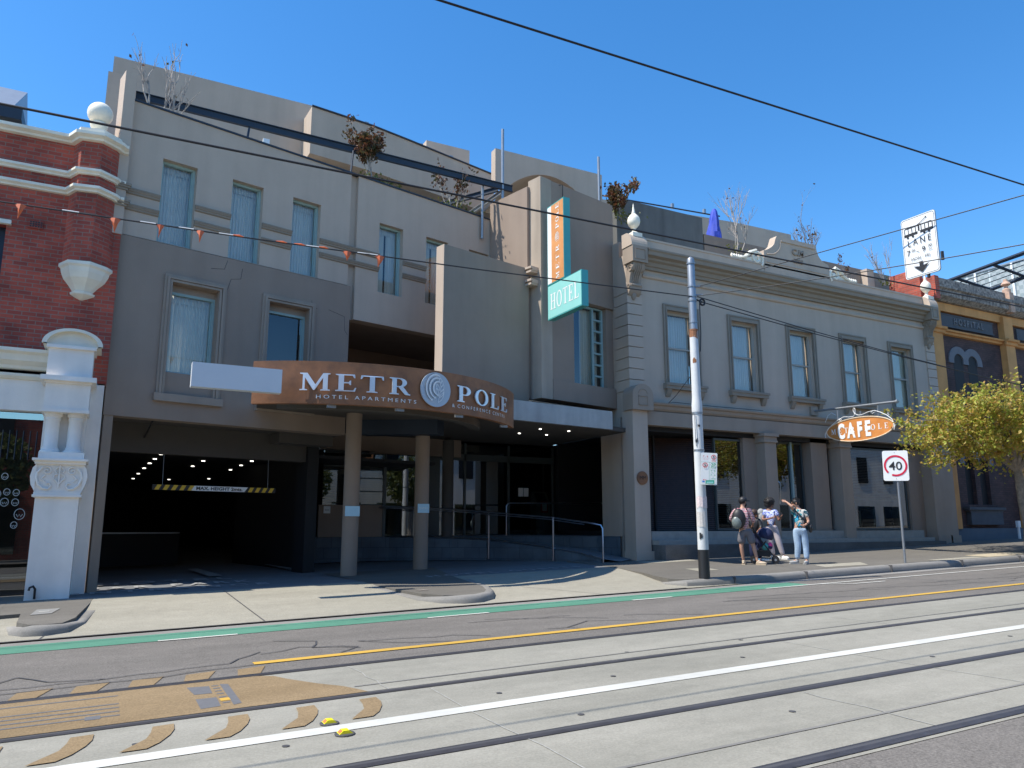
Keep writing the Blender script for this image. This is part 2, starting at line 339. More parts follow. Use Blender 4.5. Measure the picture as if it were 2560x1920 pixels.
# ================================================================ SETTING: ground, road, footpath
def patch(name, pts, zfun, m, kind='structure', dz=0., thick=.0, label=None, cat=None, parent=None):
    b = MB(); n = len(pts); top = [(x, y, zfun(x, y)+dz) for x, y in pts]
    if thick: b.add(top+[(x, y, z-thick) for x, y, z in top], [tuple(range(n)), tuple(range(2*n-1, n-1, -1))]+[(i, (i+1) % n, n+(i+1) % n, n+i) for i in range(n)])
    else: b.add(top, [tuple(range(n))])
    o = b.build(name, m, parent, recalc=bool(thick))
    if not thick and o.data.polygons[0].normal.z < 0: o.data.flip_normals()
    if parent is None: tag(o, label, cat, kind=kind)
    return o
zroad = lambda x, y: SL*x
G = MB()
gx = [-400, -60, -20, 0, 30, 60, 140, 420]; gy = [-300, -60, -10, 10, 40, 120, 500]
for i in range(len(gx)-1):
    for j in range(len(gy)-1):
        h = lambda x: max(-2, min(3, SL*x))-.03 if abs(x) <= 140 else (3.0 if x > 0 else -2.0)
        G.quad(*[(x, y, h(x)) for x, y in ((gx[i], gy[j]), (gx[i+1], gy[j]), (gx[i+1], gy[j+1]), (gx[i], gy[j+1]))])
tag(G.build('ground', 'asphalt', recalc=False), kind='structure')
def strip(name, y0, y1, m, x0=-60, x1=120, dz=0., kind='structure'): return patch(name, [(x0, y0), (x1, y0), (x1, y1), (x0, y1)], zroad, m, kind, dz)
strip('road', -1.2, 12.5, 'asphalt')
strip('tram_track_bed', 3.52, 8.37, 'concrete', dz=.004)
strip('gutter', 12.2, 12.5, 'kerb', dz=.005)
strip('bicycle_lane', 11.5, 12.2, 'green', x0=-60, x1=13.1, dz=.005)
# tram rails set in the road (groove + head)
for y in (8.37, 6.93, 5.0, 3.62):
    b = MB()
    for x0, x1 in ((-60, 0), (0, 30), (30, 120)):
        for ya, yb, k, h in ((y-.06, y+.012, 0, .009), (y+.012, y+.05, 1, .0085), (y+.05, y+.07, 0, .009)):
            b.quad((x0, ya, zr(x0)+h), (x1, ya, zr(x1)+h), (x1, yb, zr(x1)+h), (x0, yb, zr(x0)+h), k=k)
    tag(b.build('tram_rail', ['rail', 'tar'], recalc=False), kind='structure')
def line(name, pts, w, m, dz=.009):
    b = MB(); 
    for (xa, ya), (xb, yb) in zip(pts[:-1], pts[1:]):
        d = Vector((xb-xa, yb-ya)).normalized(); n = Vector((-d.y, d.x))*w/2
        b.quad((xa-n.x, ya-n.y, zr(xa)+dz), (xb-n.x, yb-n.y, zr(xb)+dz), (xb+n.x, yb+n.y, zr(xb)+dz), (xa+n.x, ya+n.y, zr(xa)+dz))
    return tag(b.build(name, m, recalc=False), kind='structure')
line('yellow_road_line', [(1.6, 9.05), (120, 9.05)], .15, 'lineY')
line('white_centre_line', [(-60, 5.93), (120, 5.93)], .18, 'lineW')
for x0, x1 in ((-7, -6), (-3, -2), (.8, 1.8), (4.6, 5.65), (8.5, 9.4)): line('lane_dash', [(x0, 11.5), (x1, 11.5)], .08, 'lineW')
line('white_edge_line', [(11.8, 11.54), (60, 11.42)], .08, 'lineW')
for x in (13.3, 20.6, 28): line('parking_tick', [(x, 11.50), (x+.55, 11.13), (x+1.5, 11.10)], .07, 'lineW', .0095)
# worn longitudinal and transverse joints of the track slabs
for y, x0 in ((7.28, 2.2), (4.1, -60)): line('slab_seam', [(x0, y), (120, y)], .035, mat('seam', (.20, .19, .17), .8, .1), .0085)
jm = mat('pale_joint', (.36, .35, .31), .8, .25, 20)
for x, ya, yb in ((2.45, 6.98, 8.3), (2.75, 3.7, 6.85), (5.35, 3.7, 4.9), (7.2, 3.7, 6.85), (9.4, 7.0, 8.3), (14, 3.7, 8.3)):
    pts = [(x+random.uniform(-.03, .03), ya+(yb-ya)*i/6) for i in range(7)]; line('slab_joint', pts, .011, jm, .0082)
# tar crack sealing wandering over the asphalt
def wander(pts, w=.022, amp=.05, name='tar_crack_seal'):
    q = []
    for (xa, ya), (xb, yb) in zip(pts[:-1], pts[1:]):
        n = max(2, int(hypot(xb-xa, yb-ya)/.22))
        for i in range(n): t = i/n; q.append((xa+(xb-xa)*t+random.uniform(-amp, amp)*.6, ya+(yb-ya)*t+random.uniform(-amp, amp)))
    q.append(pts[-1]); line(name, q, w, 'tar', .008)
for p in ([(-3, 9.1), (0, 9.0), (1.4, 9.25), (1.8, 9.8)], [(-2.5, 8.8), (.4, 8.82), (1.7, 9.0)], [(-.9, 9.2), (-.6, 9.7), (-.3, 9.25), (.2, 9.05)], [(1.8, 9.6), (2.3, 9.9), (2.9, 9.5), (2.6, 9.2)],
          [(2.1, 10.6), (2.6, 10.2), (2.4, 9.8), (2.9, 9.4)], [(3, 9.9), (4.2, 9.6), (4.6, 9.3)], [(3, 9.9), (3.6, 9.4), (4, 9.2)], [(5.2, 10.8), (6.2, 10.3), (6.8, 9.8)], [(4.9, 10.6), (6.5, 10.4)], [(5.8, 9.4), (6.4, 9.7), (7, 9.4)],
          [(7.2, 10.0), (8.2, 9.3)], [(9.6, 10.4), (10.6, 10.2), (12.2, 9.4)], [(9.7, 10.4), (11, 9.6)], [(10, 10.7), (12.5, 10.3), (13.5, 10)], [(13, 10.4), (15, 9.9), (17.5, 9.4)], [(15, 10.4), (18, 10.1), (20, 10.2)], [(17, 9.8), (22, 10.1)], [(18, 10.6), (24, 10.4)], [(6, 9.0), (5.8, 9.3), (5.5, 9.4)]): wander(p)
# small drain marks in the concrete
b = MB()
for x, y in ((1.25, 5.68), (4.43, 6.33), (6.11, 6.36), (7.7, 5.3), (3.4, 5.3), (9.6, 5.6), (2.0, 7.45), (6.9, 7.2), (5.3, 7.3), (8.4, 4.4), (3.2, 6.3), (11, 5.2), (.35, 6.3), (12, 6.6), (4.8, 4.5)):
    b.lathe([(.028, zr(x)+.0085), (.027, zr(x)+.0098)], x, y, 8)
tag(b.build('drain_marks', 'tar'), kind='structure')
# brown decorative coating on the left: body, wedges and crescents
def decal(pts, m='brown', dz=.0115, name='brown_road_marking'): return patch(name, pts, zroad, m, dz=dz)
decal([(-6, 8.29), (1.5, 8.29), (1.65, 8.2), (1.74, 7.97), (1.94, 7.59), (2.11, 7.34), (2.19, 7.14), (2.24, 6.99), (-6, 6.99)])
cres = [(.0, 0), (-.02, -.17), (-.06, -.34), (-.24, -.61), (-.07, -.61), (.02, -.49), (.10, -.31), (.14, -.16), (.15, .01)]
for x in (-1.2, -.62, -.06, .48, 1.02, 1.55, 2.08): decal([(x+a, 6.735+q) for a, q in cres])
for x in (-1.6, -1.1, -.6, -.12, .36, .85, 1.35): decal([(x, 8.45), (x+.05, 8.8), (x+.34, 8.86), (x+.22, 8.45)], dz=.006)
gm = mat('dark_road_inlay', (.13, .13, .135), .8, .1, 20)
for q in ([(.84, 8.09), (1.03, 8.04), (1.02, 7.70), (.87, 7.72)], [(.86, 7.52), (1.03, 7.51), (1.02, 7.14), (.86, 7.12)], [(1.13, 8.09), (1.2, 8.04), (1.19, 7.16), (1.12, 7.13)]): decal(q, gm, .0135, 'road_inlay')
for y in (8.05, 7.93, 7.8, 7.67, 7.52, 7.28): decal([(1.05, y), (1.11, y), (1.11, y-.04), (1.05, y-.04)], gm, .0135, 'road_inlay')
decal([(1.045, 7.44), (1.125, 7.44), (1.125, 7.33), (1.045, 7.33)], 'lineY', .0145, 'yellow_road_inlay')
for x, ys in ((-.63, (8.1, 7.75, 7.6, 7.45, 7.3)),):
    for y in ys: decal([(x-.5, y), (x+.9, y), (x+.9, y-.035), (x-.5, y-.035)], gm, .0135, 'road_inlay')
decal([(.02, 7.35), (.13, 7.35), (.13, 7.22), (.02, 7.22)], gm, .0138, 'road_inlay')
# raised reflective studs
for i, (x, y, lb) in enumerate(((1.66, 6.10, 'yellow raised road stud just beyond the white centre line'), (1.68, 5.75, 'yellow raised road stud on the near side of the white centre line'))):
    r_ = root('road_stud', (x, y, zr(x)+.008)); tag(r_, lb, 'road stud', 'yellow road studs beside the centre line')
    z = zr(x)+.009
    MB().lathe([(.075, z), (.072, z+.006), (.05, z+.009)], x, y, 16).build('base', 'tar', r_)
    bb = MB(); bb.add([(x-.05, y-.04, z+.008), (x+.05, y-.04, z+.008), (x+.05, y+.04, z+.008), (x-.05, y+.04, z+.008), (x-.022, y-.036, z+.03), (x+.022, y-.036, z+.03), (x+.022, y+.036, z+.03), (x-.022, y+.036, z+.03)], [(4,5,6,7), (0,1,5,4), (1,2,6,5), (2,3,7,6), (3,0,4,7)])
    bb.build('reflector_body', mat('stud_yellow', (.85, .78, .03), .35, .05), r_)
    MB().add([(x-.047, y-.03, z+.0125), (x-.047, y+.03, z+.0125), (x-.025, y+.026, z+.030), (x-.025, y-.026, z+.030)], [(0,1,2,3)]).build('lens', 'flag', r_)

# footpath: right of the crossovers, and forecourt / crossover slab
def zc(x, y):                                        # crossover surface
    t = max(0, min(1, (y-12.5)/3.0)); return SL*x + .02*(1-t) + t*(.13+.025*(15.5-11.6)) if y < 15.5 else zf(x, y)
b = MB(); xs = [-60, -8, -4, -1.5, 0, 2, 4, 6, 8, 10, 12.3]; ys = [12.5, 12.56, 13, 13.5, 14, 14.5, 15, 15.5, 16.1]
for i in range(len(xs)-1):
    for j in range(len(ys)-1): b.quad(*[(x, y, zc(x, y)) for x, y in ((xs[i], ys[j]), (xs[i+1], ys[j]), (xs[i+1], ys[j+1]), (xs[i], ys[j+1]))])
tag(b.build('crossover_slab', 'slab', recalc=False), kind='structure')
fm = road_mat('forecourt_shaded_concrete', (.15, .155, .16), (.20, .205, .21), .12)  # darker than the slab: the building's shade is put into the colour
patch('forecourt', [(-.6, 16.1), (13, 16.1), (13, 40), (-.6, 40)], lambda x, y: zf(x, y) if y < 30 else zf(x, 30), fm)
patch('footpath_behind', [(-60, 16.1), (-.6, 16.1), (-.6, 18), (-60, 18)], zf, 'footpath')
def jointline(pts, w=.02, nm='slab_joint'):
    b = MB()
    for (xa, ya), (xb, yb) in zip(pts[:-1], pts[1:]):
        d = Vector((xb-xa, yb-ya)).normalized(); n = Vector((-d.y, d.x))*w/2
        b.quad(*[(x, y, zc(x, y)+.005) for x, y in ((xa-n.x, ya-n.y), (xb-n.x, yb-n.y), (xb+n.x, yb+n.y), (xa+n.x, ya+n.y))])
    tag(b.build(nm, 'tar', recalc=False), kind='structure')
jointline([(2.35, 12.55), (2.3, 13.5), (2.25, 14.5), (2.2, 15.5), (2.2, 16.0)]); jointline([(-.6, 12.52), (-.55, 12.8)]); jointline([(8.6, 12.55), (7.6, 14)], .012)
jointline([(-60, 12.515), (-4, 12.515), (0, 12.515), (5, 12.515), (10.6, 12.515)], .05, 'gutter_groove')
# the right-hand footpath with its bull-nosed kerb
zfp = lambda x, y: zf(x, y)
edge = [(11.3, 17.4), (11.17, 15.6), (11.0, 14.5), (10.75, 13.7), (10.62, 13.1), (10.85, 12.78), (11.4, 12.68)]
patch('footpath', edge+[(16, 12.68), (30, 12.68), (120, 12.68), (120, 18.4), (16, 18.4), (11.3, 18.4)], zfp, 'footpath', dz=.004, thick=.25)
def kerb(path, name='kerb', z_out=lambda x, y: SL*x+.004, w=.15):
    """bull-nosed kerb: path runs with the road on its right; height follows the footpath"""
    b = MB(); n = len(path); prof = [(-w, 0), (-.04, 0), (0, -.02), (.03, -.07), (.035, -9)]
    vs = []; 
    for i, p in enumerate(path):
        p = Vector(p); a = Vector(path[max(i-1, 0)]); c = Vector(path[min(i+1, n-1)]); d = (c-a).normalized(); nn = Vector((d.y, -d.x))
        for o, dz in prof:
            q = p+nn*o; top = zf(q.x, q.y)+.008 if len(p) == 2 else 0
            h = p_h(i, n)
            base = z_out(q.x, q.y); zz = base+(top-base)*h
            vs.append((q.x, q.y, zz+dz*h if dz > -1 else base-.02))
    m = len(prof); b.add(vs, [(i*m+q, (i+1)*m+q, (i+1)*m+q+1, i*m+q+1) for i in range(n-1) for q in range(m-1)])
    return tag(b.build(name, 'kerb', smooth=True, recalc=False), kind='structure')
KH = None
def p_h(i, n): return KH[i] if KH else 1
KH = [.02, .1, .3, .6, .9, 1, 1, 1, 1, 1]
kerb([(11.05, 15.2), (10.9, 14.3), (10.68, 13.6), (10.55, 13.1), (10.8, 12.72), (11.4, 12.6), (13, 12.6), (16, 12.6), (24, 12.6), (40, 12.6)])
KH = None; kerb([(40, 12.6), (118, 12.6)])
bj = MB()
for x in (11.95, 14.1, 17, 19.8, 22.4): bj.box(x, 12.53, zr(x), x+.015, 12.75, zf(x, 12.7)+.012)
tag(bj.build('kerb_joints', 'tar'), kind='structure')
# two asphalt islands between the crossovers
isl = [(4.98, 16.0), (5.0, 15.22), (5.1, 14.35), (5.25, 13.45), (5.5, 13.05), (5.8, 12.85), (6.05, 12.85), (6.33, 13.05), (6.52, 13.35), (6.72, 13.9), (6.88, 15.06), (7.0, 16.0)]
patch('island', isl, zf, 'footpath', dz=.004, thick=.25)
patch('island_back', [(4.98, 16.0), (7.0, 16.0), (7.5, 18.4), (4.7, 18.4)], zf, 'footpath', dz=.004, thick=.001)
def zcz(x, y): return zc(x, y)+.002
KH = [0, .1, .45, .8, 1, 1, 1, 1, 1, .5, 0]
kerb([(4.9, 15.3), (5.0, 14.3), (5.15, 13.35), (5.42, 12.92), (5.78, 12.72), (6.08, 12.72), (6.42, 12.95), (6.63, 13.3), (6.84, 13.9), (7.0, 14.7), (7.08, 15.4)], z_out=zcz, w=.14)
isl2 = [(-2.2, 15.5), (-1.6, 14.3), (-.97, 14.39), (-.94, 13.4), (-.76, 13.05), (-.59, 12.95), (-.36, 13.0), (-.21, 13.51), (-.05, 15.2), (0, 16.0), (-2.2, 16.0)]
patch('island', isl2, zf, 'footpath', dz=.004, thick=.25)
patch('footpath_left', [(-60, 16.05), (-60, 14.4), (-1.3, 14.35), (-1.3, 16.05)], zf, 'footpath', dz=.006)
KH = [.1, .7, 1, 1, .9, .4, 0]
kerb([(-1.05, 13.6), (-.96, 13.0), (-.79, 12.82), (-.55, 12.78), (-.3, 12.9), (-.1, 13.5), (.02, 14.6)], z_out=zcz, w=.13)
KH = None
# pale plates and chalky marks set in the footpath
for p, nm in (([(15.6, 13.66), (15.36, 13.1), (16.74, 12.98), (17.22, 13.59)], 'pale_paving_plate'), ([(12.37, 14.63), (12.21, 13.96), (12.83, 13.96), (12.95, 14.55)], 'pale_paving_plate'), ([(12.6, 16.9), (12.6, 16.3), (14.3, 16.3), (14.3, 16.9)], 'pale_paving_plate'), ([(19.2, 13.1), (19.2, 12.78), (21.2, 12.78), (21.2, 13.1)], 'pale_paving_plate')): patch(nm, p, zf, 'slab', dz=.009)
patch('tree_pit', [(21.4, 13.5), (21.4, 12.8), (23.6, 12.8), (23.6, 13.5)], zf, mat('sandy_gravel', (.45, .38, .26), .9, .2, 30), dz=.01)
patch('pit_lid', [(-.83, 14.1), (-.55, 14.15), (-.45, 14.75), (-.78, 14.75)], zf, mat('pit_cover', (.24, .235, .22), .7, .1), dz=.012)
patch('pit_lid_handle', [(-.74, 14.4), (-.6, 14.42), (-.59, 14.47), (-.73, 14.45)], zf, 'lineW', dz=.015)
patch('pit_lid', [(5.35, 13.85), (5.55, 13.85), (5.55, 13.98), (5.35, 13.98)], zf, 'oldstone', dz=.012)
# painted words on the forecourt floor, read from inside out
def ground_text(body, x, y, sx, sy, rot=0, name='painted_floor_words', m='oldasph'):
    vs, fs = text_mesh(body, 1., .03); b = MB()
    for i, (a, q, _) in enumerate(vs):
        px, py = a*sx, q*sy; X_ = x+px*cos(rot)-py*sin(rot); Y_ = y+px*sin(rot)+py*cos(rot); b.v.append(Vector((X_, Y_, zf(X_, Y_)+.006 if Y_ > 15.5 else zc(X_, Y_)+.006)))
    b.f = fs; b.m = [0]*len(fs); tag(b.build(name, m, recalc=False), kind='structure')
ra = radians(0)
ground_text('H O T E L', 1.35, 18.35, .62, .62, ra); ground_text('C A R   P A R K', 1.35, 17.45, .48, .62, ra); ground_text('E N T R A N C E', 1.35, 16.75, .52, .5, ra)
ground_text('H O T E L   G U E S T S', 8.6, 16.35, .42, .42, radians(4))
for q in ([(2.3, 19.2), (2.6, 19.2), (2.3, 21.6), (2.05, 21.6)], [(4.3, 19.6), (4.5, 19.6), (4.2, 21.9), (4.0, 21.9)], [(4.65, 19.6), (4.85, 19.6), (4.55, 21.9), (4.4, 21.9)]): patch('floor_arrow', q, zf, 'oldasph', dz=.006)
# ================================================================ MODERN HOTEL BUILDING
def wall_holes(b, x0, x1, z0, z1, y0, y1, holes, k=None):
    """wall slab in the builder's frame with rectangular openings (x0,x1,z0,z1)"""
    xs = sorted({x0, x1, *[h[0] for h in holes], *[h[1] for h in holes]}); xs = [x for x in xs if x0 <= x <= x1]
    for xa, xb in zip(xs[:-1], xs[1:]):
        cuts = sorted([(h[2], h[3]) for h in holes if h[0] <= xa+1e-6 and h[1] >= xb-1e-6]); z = z0
        for ha, hb in cuts:
            if ha > z+1e-6: b.box(xa, y0, z, xb, y1, ha, k=k)
            z = max(z, hb)
        if z < z1-1e-6: b.box(xa, y0, z, xb, y1, z1, k=k)
def curtain(b, x0, x1, z0, z1, y, amp=.022, n=9, k=None, open_=None):
    m = n*6; vs = []; 
    for i in range(m+1):
        t = i/m; x = x0+(x1-x0)*t; yy = y+amp*sin(t*n*2*pi+1.3*sin(t*9))
        vs += [(x, yy, z0), (x, yy*1, z1)]
    b.add(vs, [(2*i, 2*i+2, 2*i+3, 2*i+1) for i in range(m)], k=k)
HB = root('hotel_building', (5.5, 19.5, .4)); tag(HB, 'modern grey rendered hotel with car park opening, projecting bay and set-back roof terrace', 'hotel')
H6 = [(t, t+.74, 7.5, 9.4) for t in (.66, 2.20, 3.69, 6.13, 7.63, 9.13)]
b = MB(LF)
wall_holes(b, -.02, 5.25, 7.49, 10.5, 0, .32, H6[:3]); wall_holes(b, 5.46, 11.8, 6.64, 10.5, 0, .32, H6[3:]+[(10.38, 10.6, 9.35, 10.5)])
b.box(5.25, .10, 6.64, 5.46, .32, 10.5); b.box(10.38, .12, 9.35, 10.6, .32, 10.48)
b.build('upper_wall', 'light', HB)
b = MB(LF)
wall_holes(b, -.04, 5.33, 3.69, 7.47, -.025, .32, [(1.05, 2.05, 4.70, 6.65), (3.22, 4.23, 4.70, 6.65)])
b.box(1.06, .02, 4.25, 2.04, .03, 4.69); b.box(3.23, .02, 4.25, 4.22, .03, 4.69)
b.build('lower_wall', 'dark', HB)
b = MB(LF); b.box(-.02, -.03, 10.5, 11.8, .36, 10.54); b.build('parapet_capping', 'dkmetal', HB)
# thin cracks in the render
for pts in ([(2.55, 7.3), (2.52, 7.05), (2.3, 7.0), (2.2, 6.6)], [(2.2, 7.42), (2.15, 7.2), (1.85, 7.15)], [(4.3, 6.9), (4.3, 6.72), (4.45, 6.72)], [(4.75, 6.75), (5.2, 6.65), (5.22, 6.3), (5.3, 6.2)]):
    b = MB(LF); b.tube([(x+random.uniform(-.01, .01), -.026, z) for x, z in pts], .004, 4, cap=False); b.build('wall_crack', 'blk', HB)
# mouldings between the windows
def moulding(b, x0, x1, z0, d=.07): b.prism([(0, z0), (-d*.5, z0+.02), (-d*.5, z0+.05), (-d*.8, z0+.07), (-d*.8, z0+.09), (-d, z0+.105), (-d, z0+.13), (0, z0+.145)], x0, x1, 'x')
for z in (8.03, 8.385):
    for x0, x1 in ((-.02, .66), (1.40, 2.20), (2.94, 3.69), (4.43, 5.25), (5.25, 6.13), (6.87, 7.63)):
        b = MB(LF); moulding(b, x0, x1, z, .07 if x0 != 5.25 else .08); b.build('string_moulding', 'trim', HB)
# corner pilaster with two little capitals
b = MB(LF); b.box(-.27, -.15, 7.42, -.05, .3, 11.05); b.build('corner_pilaster', 'light', HB)
for z in (8.03, 8.385):
    b = MB(LF); b.box(-.30, -.18, z, -.02, .3, z+.05); b.box(-.33, -.21, z+.05, .01, .3, z+.09); b.box(-.35, -.23, z+.09, .03, .3, z+.14); b.build('capital', 'trim', HB)
MB().box(-.72, 18.6, 7.5, -.12, 19.3, 11.85).build('side_wall', 'cream', HB)
# tall teal-framed windows: build one with all its pieces, copy along the wall
def tall_window(x0, x1, z0, z1, X, par, y=.20, rail=None, cm='curtain', name='window', fr='teal', curt=True, fw=.055):
    b = MB(X)
    b.box(x0, y-.06, z0, x0+fw, y+.04, z1); b.box(x1-fw, y-.06, z0, x1, y+.04, z1); b.box(x0+fw, y-.06, z1-fw, x1-fw, y+.04, z1); b.box(x0+fw, y-.06, z0, x1-fw, y+.04, z0+fw)
    b.box(x0+fw, y-.02, z0+fw, x0+fw+.02, y+.03, z1-fw); b.box(x1-fw-.02, y-.02, z0+fw, x1-fw, y+.03, z1-fw)
    f = b.build(name, fr, par)
    b = MB(X); b.quad((x0+fw, y+.005, z0+fw), (x1-fw, y+.005, z0+fw), (x1-fw, y+.005, z1-fw), (x0+fw, y+.005, z1-fw)); b.build('pane', 'glass', f, recalc=False)
    if curt:
        b = MB(X)
        if curt == 2: curtain(b, x0+.02, (x0+x1)/2-.03, z0+.02, z1-.1, y+.12, n=6); curtain(b, (x0+x1)/2+.02, x1-.02, z0+.02, z1-.1, y+.12, n=6)
        else: curtain(b, x0+.02, x1-.02, z0+.02, z1-.1, y+.12, n=int(9+(x1-x0)*3))
        c = b.build('curtain', cm, f, True, recalc=False)
        b = MB(X); curtain(b, x0+.02, x1-.02, z1-.2, z1-.02, y+.09, .03, 11); b.build('pelmet', cm, f, True, recalc=False)
    b = MB(X); b.box(x0-.05, y+.3, z0-.05, x1+.05, y+.9, z1+.05); b.build('dark_backing', 'black', f)  # black block: the dark of the unlit room put into its colour
    return f
w0 = tall_window(*H6[0], LF, HB)
for h in H6[1:3]: copy_tree(w0, HB, (LF @ Vector((h[0], 0, 0)))-(LF @ Vector((H6[0][0], 0, 0))))
w1 = tall_window(*H6[3], LF, HB, curt=2)
for h in H6[4:]: copy_tree(w1, HB, (LF @ Vector((h[0], 0, 0)))-(LF @ Vector((H6[3][0], 0, 0))))
# lower windows in moulded surrounds
def surround(xa, par):
    b = MB(LF)
    for w_, d in ((.0, .045), (.05, .075), (.11, .055)):
        x0, x1, zt = xa-.16+w_, xa+1.0+.17-w_, 6.82-w_; w2 = .05 if w_ < .1 else .05
        b.box(x0, -.025-d, 4.23, x0+w2, -.02, zt); b.box(x1-w2, -.025-d, 4.23, x1, -.02, zt); b.box(x0+w2, -.025-d, zt-w2, x1-w2, -.02, zt)
    b.build('window_surround', 'mid', par)
    b = MB(LF); b.box(xa-.20, -.12, 4.07, xa+1.23, -.02, 4.23); b.build('window_sill', 'mid', par)
surround(1.05, HB); surround(3.22, HB)
tall_window(1.05, 2.05, 4.70, 6.5, LF, HB, y=.22, cm='curtain2'); tall_window(3.22, 4.23, 4.70, 6.5, LF, HB, y=.22, curt=False)
MB(LF).box(1.05, .16, 6.5, 2.05, .3, 6.66).build('window_head', 'mid', HB); MB(LF).box(3.22, .16, 6.5, 4.23, .3, 6.66).build('window_head', 'mid', HB)
# open loggia behind the void
b = MB(LF); b.box(5.33, 3.0, 3.9, 12, 3.2, 6.7); b.box(5.34, .3, 6.66, 12, 3.0, 6.72); b.box(5.30, .32, 4.0, 5.36, 3.0, 6.66); b.build('loggia_recess', 'dark', HB)
b = MB(LF); b.box(5.9, 2.9, 4.2, 7.0, 2.98, 5.8); b.build('loggia_window', 'shopglass', HB)
# car park: piers, lintel, soffit and dark interior
b = MB(LF); b.box(-.02, 0, .2, .15, .45, 3.69); b.build('car_park_pier', 'mid', HB)
b = MB(LF); b.box(.15, 1.0, 3.07, 4.95, 1.25, 3.75); b.build('car_park_lintel', 'soffit', HB)  # dark colour stands in for the deep shade under the wall
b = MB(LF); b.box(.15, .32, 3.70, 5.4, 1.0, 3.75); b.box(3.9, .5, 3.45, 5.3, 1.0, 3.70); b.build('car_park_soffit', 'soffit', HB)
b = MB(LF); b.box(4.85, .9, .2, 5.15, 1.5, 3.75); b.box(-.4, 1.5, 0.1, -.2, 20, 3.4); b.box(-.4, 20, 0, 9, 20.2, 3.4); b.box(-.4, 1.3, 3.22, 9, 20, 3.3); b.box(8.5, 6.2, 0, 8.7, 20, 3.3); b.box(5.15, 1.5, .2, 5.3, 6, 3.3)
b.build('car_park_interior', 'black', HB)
b = MB(LF); b.box(.2, 6, .45, 3.6, 6.06, 1.3, k=0); b.box(.2, 5.98, 1.3, 3.6, 6.08, 1.34, k=1); b.build('car_park_barrier', ['black', 'galv'], HB)
for i, (x, y) in enumerate([(1.15, 20.31), (1.1, 21.8), (1.06, 23.4), (1.02, 25.5), (.97, 28.3), (.92, 31.4), (2.32, 20.33), (2.28, 21.9), (2.22, 24), (2.12, 31.4), (3.43, 21.34), (3.41, 23), (3.4, 25), (3.38, 30.2), (5.07, 22.79), (5.5, 26), (4.7, 26.5), (6.3, 31)]):
    b = MB(); b.lathe([(.045, 3.2), (.045, 3.215)], x, y, 8); b.build('ceiling_light', 'lamp', HB)
b = MB(LF); b.tube([(1.0, .35, 3.69), (1.05, 1.0, 3.4)], .02, 6); b.build('lintel_strut', 'blk', HB)

# projecting grey wing wall, pier and bay with corner window
b = MB(LF); b.box(6.98, -1.75, 4.72, 9.86, -1.43, 8.52); b.build('wing_wall', 'mid2', HB)
b = MB(LF); b.box(6.965, -1.752, 4.73, 6.978, -1.428, 8.521); b.build('wing_wall_edge', 'light', HB)
b = MB(LF); b.box(9.9, -1.66, 4.9, 10.05, -.02, 11.0); b.build('return_wall', 'dark', HB)
for z in (8.0, 8.36):
    b = MB(LF); b.box(9.74, -1.98, z, 10.0, -1.7, z+.05); b.box(9.78, -2.0, z+.05, 10.0, -1.7, z+.1); b.box(9.72, -2.0, z+.1, 10.0, -1.7, z+.16); b.build('string_moulding', 'light', HB)
b = MB(LF); b.box(10.0, -2.1, 4.87, 10.42, -1.6, 11.2); b.build('sign_pier', 'light2', HB)
b = MB(LF); b.prism([(10.42, 7.87), (13.08, 7.87), (13.08, 11.2), (10.42, 11.2)], -2.07, -1.75, 'y'); b.build('bay_upper_wall', 'dark', HB)
b = MB(LF); b.box(10.42, -2.07, 5.42, 11.3, -1.75, 7.86); b.box(12.75, -2.0, 5.42, 13.1, -1.6, 7.86); b.prism([(10.42, 4.87), (13.1, 4.87), (13.18, 4.95), (13.18, 5.36), (13.1, 5.44), (10.42, 5.42)], -2.12, -1.6, 'y'); b.build('bay_lower_wall', 'dark', HB)
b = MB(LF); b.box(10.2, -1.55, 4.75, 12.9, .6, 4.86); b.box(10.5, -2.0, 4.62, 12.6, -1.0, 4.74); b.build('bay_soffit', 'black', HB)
b = MB(LF); b.box(10.06, -1.72, 7.9, 13.0, 0, 11.1); b.build('bay_body', 'dark', HB)
wbay = MB(LF)
for x0, x1 in ((11.3, 11.34), (12.28, 12.35), (12.68, 12.75)): wbay.box(x0, -1.86, 5.44, x1, -1.78, 7.84)
for i in range(8): z = 5.44+(7.84-5.48)*i/7; wbay.box(12.35, -1.86, z, 12.68, -1.78, z+.05)
wbay.box(11.34, -1.86, 5.44, 12.28, -1.78, 5.5); wbay.box(11.34, -1.86, 7.78, 12.28, -1.78, 7.84)
fb = wbay.build('bay_window', 'teal', HB)
b = MB(LF); b.quad((11.34, -1.82, 5.5), (12.28, -1.82, 5.5), (12.28, -1.82, 7.78), (11.34, -1.82, 7.78)); b.quad((12.35, -1.82, 5.48), (12.68, -1.82, 5.48), (12.68, -1.82, 7.8), (12.35, -1.82, 7.8)); b.build('pane', 'glass', fb, recalc=False)
b = MB(LF); curtain(b, 11.95, 12.68, 5.46, 7.8, -1.66, n=8); b.build('curtain', 'curtain2', fb, True, recalc=False)
b = MB(LF); b.box(11.1, -1.5, 5.3, 12.9, -1.2, 7.88); b.build('dark_backing', 'black', fb)
